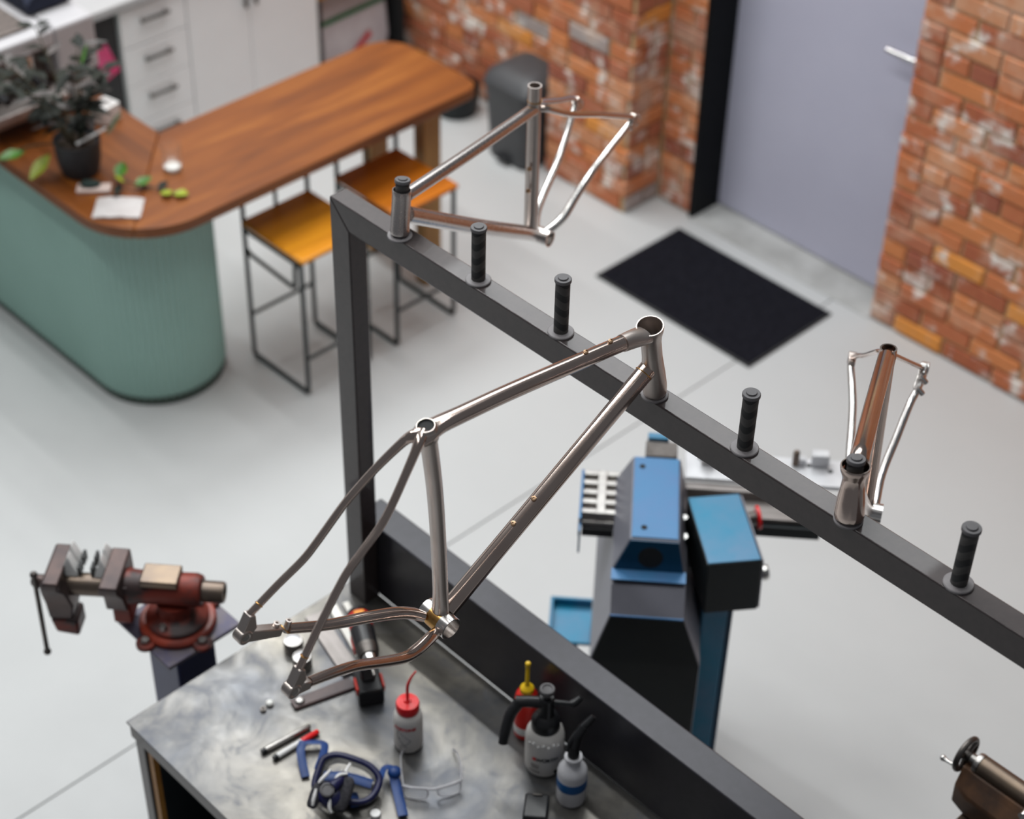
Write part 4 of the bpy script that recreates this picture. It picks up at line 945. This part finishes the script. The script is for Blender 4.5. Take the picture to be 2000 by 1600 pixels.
g = MB(); g.tube(catmull([gp(-.352, -.374, .034), gp(-.392, -.345, .034), gp(-.430, -.312, .026), gp(-.448, -.280, .006)], 5), [.004, .0035, .003, .0035], 8, squash=(1.3, .6)); obj('temple_arm', g, 'clear_frame', sg)
g = MB(); g.tube(catmull([gp(-.266, -.262, .034), gp(-.300, -.232, .034), gp(-.338, -.208, .026), gp(-.368, -.196, .006)], 5), [.004, .0035, .003, .0035], 8, squash=(1.3, .6)); obj('temple_arm', g, 'clear_frame', sg)

t = on_bench('black_case', 'small black case at the bottom edge of the picture on the bench', 'case', -.085, -.185, .70)
g = MB(); g.box((0, 0, .020), (.060, .075, .040)); obj('case_body', g, 'black', t, bevel=.006)
g = MB(); g.box((.0, .030, .041), (.022, .004, .006)); obj('clasp', g, 'steel_dark', t, bevel=.001)

# ================================================================ PENINSULA COUNTER
CZ = .900; TH = .044
cn = thing('peninsula_counter', 'L shaped timber counter on a sage green fluted base', 'counter', (-3.1, .79, 0))
co = off((-3.1, .79, 0)); CM = lambda: MB(co)
def arc(cx, cy, r, a0, a1, n=12): return [(cx + r * math.cos(a0 + (a1 - a0) * i / n), cy + r * math.sin(a0 + (a1 - a0) * i / n)) for i in range(n + 1)]
XI, YI = -3.266, .992                                       # inner corner
XO, YO, CR = -2.722, .470, .30                              # outer edges, corner radius
mid_a = -PI / 4
oc = (XO - CR, YO + CR)
mp_ = (oc[0] + CR * math.cos(mid_a), oc[1] + CR * math.sin(mid_a))
polyY = [(XI, YI)] + arc(*oc, CR, mid_a, 0, 10) + arc(XO - .07, 2.115 - .07, .07, 0, PI / 2, 6) + arc(XI + .14, 2.115 - .14, .14, PI / 2, PI, 8)
polyX = [(XI - .0012, YI)] + [(-4.15, YI), (-4.15, YO)] + arc(*oc, CR, -PI / 2, mid_a, 10)
g = CM(); g.prism(polyY, CZ - TH, CZ); obj('worktop_board', g, 'wood_y', cn, bevel=.005)
g = CM(); g.prism(polyX, CZ - TH, CZ); obj('worktop_board', g, 'wood_x', cn, bevel=.005)
# fluted stadium base
by0, by1, bxr = .528, 1.048, -2.872
rad = (by1 - by0) / 2; ccx = bxr - rad; ccy = (by0 + by1) / 2
path = [(-4.10 + i * .0045, by0) for i in range(int((ccx + 4.10) / .0045))]
na = int(PI * rad / .0045); path += [(ccx + rad * math.cos(-PI / 2 + PI * i / na), ccy + rad * math.sin(-PI / 2 + PI * i / na)) for i in range(na + 1)]
nback = len(path)
path += [(ccx - .03, by1), (-3.235, by1), (-3.262, .975), (-4.10, .975)]
fl_path = []
for i, (x, y) in enumerate(path):
    nx, ny = ((x - ccx, y - ccy) if x > ccx else (0, y - ccy)); l = math.hypot(nx, ny) or 1
    d = -.010 * abs(math.sin(PI * i / 6)) ** .6 if i < nback else 0
    fl_path.append((x + nx / l * d, y + ny / l * d))
g = CM(); g.prism(fl_path, .035, CZ - TH - .001); obj('fluted_base', g, 'green', cn, smooth=False)
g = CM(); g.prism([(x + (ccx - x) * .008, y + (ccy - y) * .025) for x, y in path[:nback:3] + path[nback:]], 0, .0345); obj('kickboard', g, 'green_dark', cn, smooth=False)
for x in (-2.845, -3.165):
    g = CM(); g.quadbox((x - .030, 1.895, 0), (x + .030, 1.985, CZ - TH - .001)); obj('leg', g, 'leg_wood', cn, smooth=False, bevel=.004)
g = CM(); g.quadbox((-3.1345, 1.92, .10), (-2.8755, 1.96, .16)); obj('leg_rail', g, 'leg_wood', cn, smooth=False, bevel=.003)

# ---------------------------------------------------------------- stools
def stool(label, x0, y0, wx, wy, seat_m, hs=.625, rz=0.):
    """(x0, y0) is the near left corner of the seat in world axes"""
    t = thing('bar_stool', label, 'stool', (x0 + wx / 2, y0 + wy / 2, 0), rz, 'bar stools along the timber counter')
    r = .0095; a, b_ = wx / 2, wy / 2
    g = MB(); g.box((.008, 0, hs), (wx + .03, wy + .02, .020)); obj('seat', g, seat_m, t, bevel=.008)
    hb_ = hs - .0105
    for sy in (-1, 1):
        y = sy * b_
        back = .80
        g = MB(); g.tube([(-a, y, back), (-a, y, r + .012), (-a + .006, y, r + .004), (-a + .02, y, r), (a - .02, y, r), (a - .006, y, r + .004), (a, y, r + .012), (a, y, hb_)], r, 10)
        obj('sled_leg', g, 'stool_steel', t)
        g = MB(); g.tube([(-a, y, hb_ - .02), (a, y, hb_ - .02)], .008, 8); obj('seat_rail', g, 'stool_steel', t)
    g = MB(); g.tube([(-a, -b_ * .98, .505), (-a + .03, -b_ * .98, .49), (a - .06, -b_ * .98, .475), (a - .045, -b_ * .98, .485), (a - .04, -b_ * .98, hb_ - .02)], .0085, 10); obj('brace', g, 'stool_steel', t)
    for sx, z in ((-1, .20), (1, .17)):
        g = MB(); g.tube([(sx * a, -b_, z), (sx * a, b_, z)], .0075, 8); obj('foot_rail', g, 'stool_steel', t)
    g = MB(); g.tube([(-a, 0, hb_ + .0), (-a, 0, .80)], .0075, 8); g.tube([(-a, -b_, .80), (-a, b_, .80)], .0085, 8); obj('back_rail', g, 'stool_steel', t)
    return t
stool('honey wood stool on black sled frame, the one nearer the green base', -2.925, 1.095, .335, .305, 'seat_wood')
stool('orange wood stool on black sled frame, the one nearer the counter legs', -2.925, 1.545, .335, .300, 'seat_wood_red')

# ---------------------------------------------------------------- things on the counter
def on_counter(name, label, cat, x, y, rz=0., group=None): return thing(name, label, cat, (x, y, CZ + .0005), rz, group)
g = MB(); 
t = on_counter('drinking_glass', 'empty clear drinking glass on the timber counter', 'glass', -3.025, .880)
g.lathe([(.030, 0), (.033, .002), (.038, .10), (.0365, .10), (.0315, .006), (.002, .005)], n=30); obj('glass_wall', g, 'glass', t)
g = MB(); g.lathe([(.029, .0055), (.0305, .016), (.002, .017)], n=24); obj('thick_base', g, 'white_light', t, label='bright thick glass base')
t = on_counter('paper_packet', 'crumpled white paper packet near the rounded counter corner', 'packet', -2.942, .590, R_(47))
g = MB()
rows = []
for i in range(9):
    for_j = []
    for j in range(7):
        x, y = (i / 8 - .5) * .165, (j / 6 - .5) * .125
        for_j.append((x, y, .010 + .007 * mnoise.noise(Vector((x * 30, y * 30, 2))) - .006 * (abs(i - 4) / 4) ** 3))
    rows.append(for_j)
vs = [[g.v(p) for p in r] for r in rows]; vb = [[g.v((p[0], p[1], .0008)) for p in r] for r in rows]
for i in range(8):
    for j in range(6):
        g.face([vs[i][j], vs[i + 1][j], vs[i + 1][j + 1], vs[i][j + 1]]); g.face([vb[i][j], vb[i][j + 1], vb[i + 1][j + 1], vb[i + 1][j]])
for i in range(8): g.face([vs[i][0], vb[i][0], vb[i + 1][0], vs[i + 1][0]]); g.face([vs[i][6], vs[i + 1][6], vb[i + 1][6], vb[i][6]])
for j in range(6): g.face([vs[0][j], vs[0][j + 1], vb[0][j + 1], vb[0][j]]); g.face([vs[8][j], vb[8][j], vb[8][j + 1], vs[8][j + 1]])
obj('packet', g, 'paper', t)
def leaf(mb, base_, d, L, wd, up=Vector((0, 0, 1)), droop=.25, thick=.0015):
    base_, d = Vector(base_), Vector(d).normalized(); sd = d.cross(up)
    if sd.length < .05: sd = Vector((1, 0, 0))
    sd.normalize(); n_ = sd.cross(d).normalized(); top = []; bot = []
    prof = [(0, .06), (.18, .55), (.42, 1), (.68, .82), (.88, .4), (1, .03)]
    L_ = []; R2 = []; Md = []
    for q, k_ in prof:
        c_ = base_ + d * (L * q) - Vector((0, 0, 1)) * (droop * L * q * q)
        Md.append(mb.v(c_ - n_ * wd * .16 * k_)); L_.append(mb.v(c_ + sd * wd / 2 * k_)); R2.append(mb.v(c_ - sd * wd / 2 * k_))
    for i in range(len(prof) - 1):
        mb.face([L_[i], L_[i + 1], Md[i + 1], Md[i]]); mb.face([Md[i], Md[i + 1], R2[i + 1], R2[i]])
# slate tray and cuttings
t = on_counter('tray', 'slim pale tray with a dark cloth beside the plant cuttings', 'tray', -3.100, .596, R_(50))
g = MB(); g.box((0, 0, .006), (.118, .052, .012)); obj('tray_board', g, 'tray', t, smooth=False, bevel=.002)
g = MB(); g.ball((-.012, .012, .020), .03, 14, 8, (1.25, .8, .35)); obj('dark_cloth', g, 'glove', t)
t = on_counter('plant_cutting', 'leafy green vine cutting lying behind the paper packet', 'plant', -3.01, .70)
g = MB(); g.tube(catmull([(-.10, .01, .01), (-.04, -.02, .03), (.02, .02, .02), (.075, .06, .012), (.13, .09, .008)], 5), .003, 8); obj('stem', g, 'stem', t)
for i, (b0, d0, L0, w0, mm) in enumerate((((-.055, -.02, .03), (-.4, .5, .5), .075, .05, 'leaf_green'), ((-.03, -.035, .025), (.5, -.5, .12), .075, .032, 'leaf_dark'), ((.01, .0, .02), (.1, .9, .35), .075, .052, 'leaf_green'),
                                         ((.07, .055, .012), (.0, .8, .4), .05, .04, 'leaf_dark'), ((.09, .065, .012), (.85, -.15, .3), .05, .045, 'leaf_lime'), ((.12, .085, .01), (.8, .4, .25), .06, .05, 'leaf_lime'), ((-.02, -.02, .03), (-.3, -.4, .6), .05, .03, 'leaf_lime'))):
    g = MB(); leaf(g, b0, d0, L0, w0, droop=.2); obj('leaf', g, mm, t)
# potted plant
t = on_counter('potted_plant', 'dark bushy potted plant in a charcoal pot on the counter', 'plant', -3.235, .632)
g = MB(); g.lathe([(.055, 0), (.066, .004), (.078, .055), (.084, .135), (.079, .135), (.073, .118), (.002, .116)], n=36); obj('pot', g, 'pot', t)
g = MB(); g.lathe([(.072, .112), (.072, .117), (.03, .123), (.002, .125)], n=24); obj('soil', g, 'soil', t)
rl = random.Random(11)
for k in range(13):
    a = rl.uniform(0, 2 * PI); ln = rl.uniform(.09, .26); h_ = rl.uniform(.16, .36)
    top = Vector((math.cos(a) * ln - .05, math.sin(a) * ln - .02, .12 + h_)); b0 = Vector((math.cos(a) * .02, math.sin(a) * .02, .118))
    mid_ = (b0 + top) / 2 + Vector((0, 0, .05))
    pth = catmull([b0, mid_, top], 6); g = MB(); g.tube(pth, [.004, .003, .002], 6); st_ = obj('stem', g, 'stem', t)
    for q in range(9):
        p = pth[min(len(pth) - 1, 3 + q + q // 3)]; aa = a + (1.1 if q % 2 else -1.1) + rl.uniform(-.5, .5)
        d0 = Vector((math.cos(aa), math.sin(aa), rl.uniform(.0, .7)))
        g = MB(); leaf(g, p, d0, rl.uniform(.065, .115), rl.uniform(.028, .045), droop=rl.uniform(.1, .5))
        obj('leaf', g, rl.choice(['leaf_dark', 'leaf_dark', 'leaf_grey', 'leaf_dark', 'leaf_dark']), st_)
for b0, d0, L0, w0, mm in (((.05, .09, .13), (.25, .45, .85), .13, .055, 'leaf_pale'), ((-.10, -.15, .10), (-.2, -.9, .1), .10, .07, 'leaf_green'), ((-.04, -.09, .09), (.1, -.8, -.35), .11, .065, 'leaf_lime'), ((.0, .06, .40), (.1, .3, .9), .10, .035, 'leaf_green')):
    g = MB(); leaf(g, b0, d0, L0, w0, droop=.15); obj('leaf', g, mm, t)
g = MB(); g.tube(catmull([(.0, -.03, .12), (-.05, -.10, .13), (-.12, -.16, .10), (-.20, -.20, .02)], 5), .0035, 8); obj('stem', g, 'stem', t)
g = MB(); g.box((.045, .035, .150), (.012, .125, .004), Matrix.Rotation(.12, 3, 'X')); obj('plant_label', g, 'white_plastic', t, label='white plant label')
t = on_counter('napkin_box', 'small white box on the counter right of the coffee machine', 'box', -3.47, .90, .2)
g = MB(); g.box((0, 0, .035), (.075, .085, .070)); obj('box_body', g, 'white_plastic', t, bevel=.004)
g = MB(); g.box((0, 0, .0715), (.05, .06, .003)); obj('napkin', g, 'paper', t, smooth=False)
# espresso machine
cm = on_counter('coffee_machine', 'white coffee machine with cup rack behind the potted plant', 'coffee machine', -3.78, .70)
cx0, cy0 = -3.78, .70
def cq(lo, hi): return MB().quadbox((lo[0] - cx0, lo[1] - cy0, lo[2] - CZ), (hi[0] - cx0, hi[1] - cy0, hi[2] - CZ))
obj('base', cq((-3.98, .42, .945), (-3.585, .955, 1.00)), 'silver_panel', cm, smooth=False, bevel=.006)
for x in (-3.95, -3.62):
    for y in (.46, .92):
        g = MB(); g.cyl((x - cx0, y - cy0, 0), (x - cx0, y - cy0, .0445), .016, 14); obj('foot', g, 'black', cm)
obj('drip_tray', cq((-3.62, .48, 1.0005), (-3.53, .84, 1.03)), 'silver_panel', cm, smooth=False, bevel=.005)
obj('back_body', cq((-3.98, .42, 1.0005), (-3.68, .955, 1.20)), 'taupe_mesh', cm, smooth=False, bevel=.006)
obj('upper_body', cq((-3.99, .41, 1.2005), (-3.58, .80, 1.265)), 'machine_white', cm, smooth=False, bevel=.01)
obj('side_box', cq((-3.99, .805, 1.0505), (-3.585, .975, 1.265)), 'machine_white', cm, smooth=False, bevel=.012)
obj('cup_rail', cq((-3.94, .44, 1.2655), (-3.64, .74, 1.28)), 'taupe_mesh', cm, smooth=False, bevel=.004)
for y in (.52, .68):
    g = MB(); g.cyl((-3.60 - cx0, y - cy0, 1.125 - CZ), (-3.60 - cx0, y - cy0, 1.20 - CZ), .03, 18); gh = obj('group_head', g, 'chrome', cm)
    g = MB(); g.tube([(-3.60 - cx0, y - cy0, 1.135 - CZ), (-3.47 - cx0, y - cy0, 1.12 - CZ)], [.012, .015], 12); obj('portafilter_handle', g, 'black', gh)
g = MB()
rr = []
for i in range(10):
    rr.append([((i / 9 - .5) * .24 + .02 * mnoise.noise(Vector((i, j, 0))), (j / 7 - .5) * .19, .03 + .035 * mnoise.noise(Vector((i * .6, j * .6, 5))) + .02) for j in range(8)])
vs = [[g.v(p) for p in r] for r in rr]; vb = [[g.v((p[0], p[1], 0)) for p in r] for r in rr]
for i in range(9):
    for j in range(7):
        g.face([vs[i][j], vs[i + 1][j], vs[i + 1][j + 1], vs[i][j + 1]]); g.face([vb[i][j], vb[i][j + 1], vb[i + 1][j + 1], vb[i + 1][j]])
for i in range(9): g.face([vs[i][0], vb[i][0], vb[i + 1][0], vs[i + 1][0]]); g.face([vs[i][7], vs[i + 1][7], vb[i + 1][7], vb[i][7]])
for j in range(7): g.face([vs[0][j], vs[0][j + 1], vb[0][j + 1], vb[0][j]]); g.face([vs[9][j], vb[9][j], vb[9][j + 1], vs[9][j + 1]])
o = obj('folded_cloth', g, 'navy_cloth'); o.location = (-3.83, .875, 1.2800); o.rotation_euler = (0, 0, 0); tag(o, 'dark navy cloth lying on top of the coffee machine', 'cloth')
g = MB(); g.lathe([(.025, 0), (.033, .02), (.036, .06), (.033, .06), (.028, .02), (.002, .012)], n=24); o = obj('cup', g, 'amber'); o.location = (-3.80, .55, 1.2805); tag(o, 'amber brown cup on the cup rack of the coffee machine', 'cup')

# ================================================================ KITCHEN UNITS
KX = -4.20
ku = thing('drawer_cabinet', 'white drawer unit with four brushed bar handles', 'cabinet', (-4.48, 1.617, 0))
ko = off((-4.48, 1.617, 0)); KM = lambda o_=ko: MB(o_)
obj('carcass', KM().quadbox((-4.78, 1.452, .10), (KX - .020, 1.782, .868)), 'white_paint', ku, smooth=False)
obj('kickboard', KM().quadbox((-4.74, 1.455, 0), (KX - .06, 1.78, .0995)), 'black_matt', ku, smooth=False)
for i, z in enumerate((.768, .588, .410, .232)):
    d_ = obj('drawer', KM().quadbox((KX - .0195, 1.453, z - .086), (KX, 1.7815, z + .0885)), 'white_paint', ku, smooth=False, bevel=.0025)
    g = KM(); g.quadbox((KX + .014, 1.545, z + .020), (KX + .024, 1.690, z + .034)); g.quadbox((KX + .0005, 1.555, z + .022), (KX + .014, 1.565, z + .032)); g.quadbox((KX + .0005, 1.670, z + .022), (KX + .014, 1.680, z + .032))
    obj('handle', g, 'steel_dark', d_, smooth=False, bevel=.002)
kd = thing('door_cabinet', 'white two door base cabinet right of the drawers', 'cabinet', (-4.48, 2.137, 0)); ko2 = off((-4.48, 2.137, 0))
obj('carcass', KM(ko2).quadbox((-4.78, 1.786, .10), (KX - .020, 2.488, .868)), 'white_paint', kd, smooth=False)
obj('kickboard', KM(ko2).quadbox((-4.74, 1.79, 0), (KX - .06, 2.485, .0995)), 'black_matt', kd, smooth=False)
for y0, y1, hy in ((1.787, 2.109, 2.085), (2.112, 2.487, 2.140)):
    d_ = obj('cabinet_door', KM(ko2).quadbox((KX - .0195, y0, .104), (KX, y1, .866)), 'white_paint', kd, smooth=False, bevel=.0025)
    g = KM(ko2); g.quadbox((KX + .014, hy - .006, .67), (KX + .024, hy + .006, .80)); g.quadbox((KX + .0005, hy - .005, .68), (KX + .014, hy + .005, .69)); g.quadbox((KX + .0005, hy - .005, .78), (KX + .014, hy + .005, .79))
    obj('handle', g, 'steel_dark', d_, smooth=False, bevel=.002)
wt = obj('kitchen_worktop', MB(off((-4.5, 1.5, .87))).quadbox((-4.85, -1.2, .870), (KX + .020, 2.495, .908)), 'worktop_white', smooth=False, bevel=.004); wt.location = (-4.5, 1.5, .87)
tag(wt, 'long white kitchen worktop over the cabinets', 'worktop')
fr = thing('bar_fridge', 'black under counter fridge with a magenta sticker, left of the drawers', 'fridge', (-4.48, 1.15, 0)); ko3 = off((-4.48, 1.15, 0))
obj('fridge_body', KM(ko3).quadbox((-4.78, .86, .02), (KX - .045, 1.446, .862)), 'black', fr, smooth=False, bevel=.004)
obj('fridge_door', KM(ko3).quadbox((KX - .044, .862, .05), (KX - .012, 1.444, .860)), 'black', fr, smooth=False, bevel=.004)
for x in (-4.72, -4.28):
    for y in (.90, 1.40):
        g = KM(ko3); g.cyl((x, y, 0), (x, y, .0195), .015, 12); obj('foot', g, 'black', fr)
g = KM(ko3); g.box((KX - .0105, 1.375, .655), (.002, .075, .15), Matrix.Rotation(.35, 3, 'X')); obj('sticker', g, 'pink', fr, smooth=False, label='magenta sticker')
for k in range(3):
    g = KM(ko3); g.tube([(KX - .0105, 1.21 + k * .05, .80), (KX - .0105, 1.34 + k * .02, .78 - k * .02)], .004, 8); obj('vent_slat', g, 'bin', fr)
# low shelf with a white sack
sh = thing('low_shelf', 'low black shelf unit with a wooden top between the white cabinets and the brick wall', 'shelf', (-4.48, 2.75, 0)); ko4 = off((-4.48, 2.75, 0))
obj('shelf_top', KM(ko4).quadbox((-4.78, 2.500, .545), (KX - .010, 3.02, .575)), 'leg_wood', sh, smooth=False, bevel=.003)
obj('side_panel', KM(ko4).quadbox((-4.78, 2.500, 0), (KX - .015, 2.520, .5445)), 'black_matt', sh, smooth=False)
obj('side_panel', KM(ko4).quadbox((-4.78, 3.000, 0), (KX - .015, 3.02, .5445)), 'black_matt', sh, smooth=False)
obj('shelf_board', KM(ko4).quadbox((-4.78, 2.5205, .05), (KX - .015, 2.9995, .07)), 'black_matt', sh, smooth=False)
obj('back_panel', KM(ko4).quadbox((-4.80, 2.500, 0), (-4.7805, 3.02, .5445)), 'black_matt', sh, smooth=False)
sk = thing('paper_sack', 'white printed sack with red and green print in the low shelf', 'sack', (-4.36, 2.77, .0705)); 
g = MB(); g.loft([[(-.06, -.20, 0), (.06, -.20, 0), (.06, .19, 0), (-.06, .19, 0)], [(-.10, -.215, .12), (.09, -.21, .12), (.09, .205, .12), (-.10, .21, .12)], [(-.09, -.21, .30), (.07, -.21, .30), (.07, .205, .30), (-.09, .20, .30)], [(-.03, -.20, .44), (.01, -.20, .44), (.01, .20, .44), (-.03, .20, .44)]])
obj('sack', g, 'fabric_white', sk, bevel=.02, seg=3)
g = MB(); g.loft([[(.0925, .00, .10), (.0925, .09, .16), (.0925, .07, .19), (.0925, -.03, .12)], [(.0935, .00, .10), (.0935, .09, .16), (.0935, .07, .19), (.0935, -.03, .12)]]); obj('red_mark', g, 'red_print', sk, smooth=False, label='red printed mark')
g = MB(); g.loft([[(.074, -.205, .285), (.074, .19, .30), (.071, .19, .325), (.071, -.205, .31)], [(.075, -.205, .285), (.075, .19, .30), (.072, .19, .325), (.072, -.205, .31)]]); obj('green_stripe', g, 'green_print', sk, smooth=False, label='green printed stripe')

# ================================================================ BIN, ROUND BASE, MAT
bn = thing('pedal_bin', 'dark grey bin with a domed lid against the brick wall', 'bin', (-3.275, 2.885, 0)); bo_ = off((-3.275, 2.885, 0))
def rr_(x0, x1, y0, y1, z, r=.05, n=5):
    out = []
    for cx, cy, a in ((x1 - r, y0 + r, -PI / 2), (x1 - r, y1 - r, 0), (x0 + r, y1 - r, PI / 2), (x0 + r, y0 + r, PI)):
        out += [(cx + r * math.cos(a + PI / 2 * i / n), cy + r * math.sin(a + PI / 2 * i / n), z) for i in range(n + 1)]
    return out
BX = (-.155, .140, -.105, .185)
g = MB(); g.loft([rr_(-.135, .12, -.09, .17, .012), rr_(-.135, .12, -.09, .17, .05), rr_(*BX, .36)]); obj('bin_body', g, 'bin', bn)
g = MB(); g.loft([rr_(-.13, .115, -.085, .165, 0), rr_(-.13, .115, -.085, .165, .0115)]); obj('bin_foot', g, 'black', bn)
g = MB(); g.loft([rr_(-.160, .145, -.11, .19, .3605), rr_(-.160, .145, -.11, .19, .385), rr_(-.15, .135, -.085, .175, .42, .05), rr_(-.11, .095, -.02, .13, .445, .04), rr_(-.06, .05, .03, .09, .452, .02)]); obj('lid', g, 'bin', bn)
g = MB(); g.box((-.01, -.105, .03), (.08, .03, .012)); obj('pedal', g, 'black', bn, bevel=.004)
g = MB(); g.lathe([(.092, 0), (.098, .004), (.104, .05), (.108, .13), (.102, .13), (.096, .02), (.002, .015)], n=36); o = obj('waste_basket', g, 'machine_black'); o.location = (-3.768, 2.945, .0005); tag(o, 'low round black basket on the floor beyond the counter end', 'basket')
mt = thing('door_mat', 'black rectangular mat on the floor before the grey door', 'mat', (-1.973, 2.725, .0005))
g = MB(); g.box((0, 0, .004), (.838, .520, .008)); obj('mat_backing', g, 'rubber', mt, smooth=False, bevel=.002)
g = MB(); g.box((0, 0, .0095), (.815, .497, .003)); obj('mat_pile', g, 'mat', mt, smooth=False)
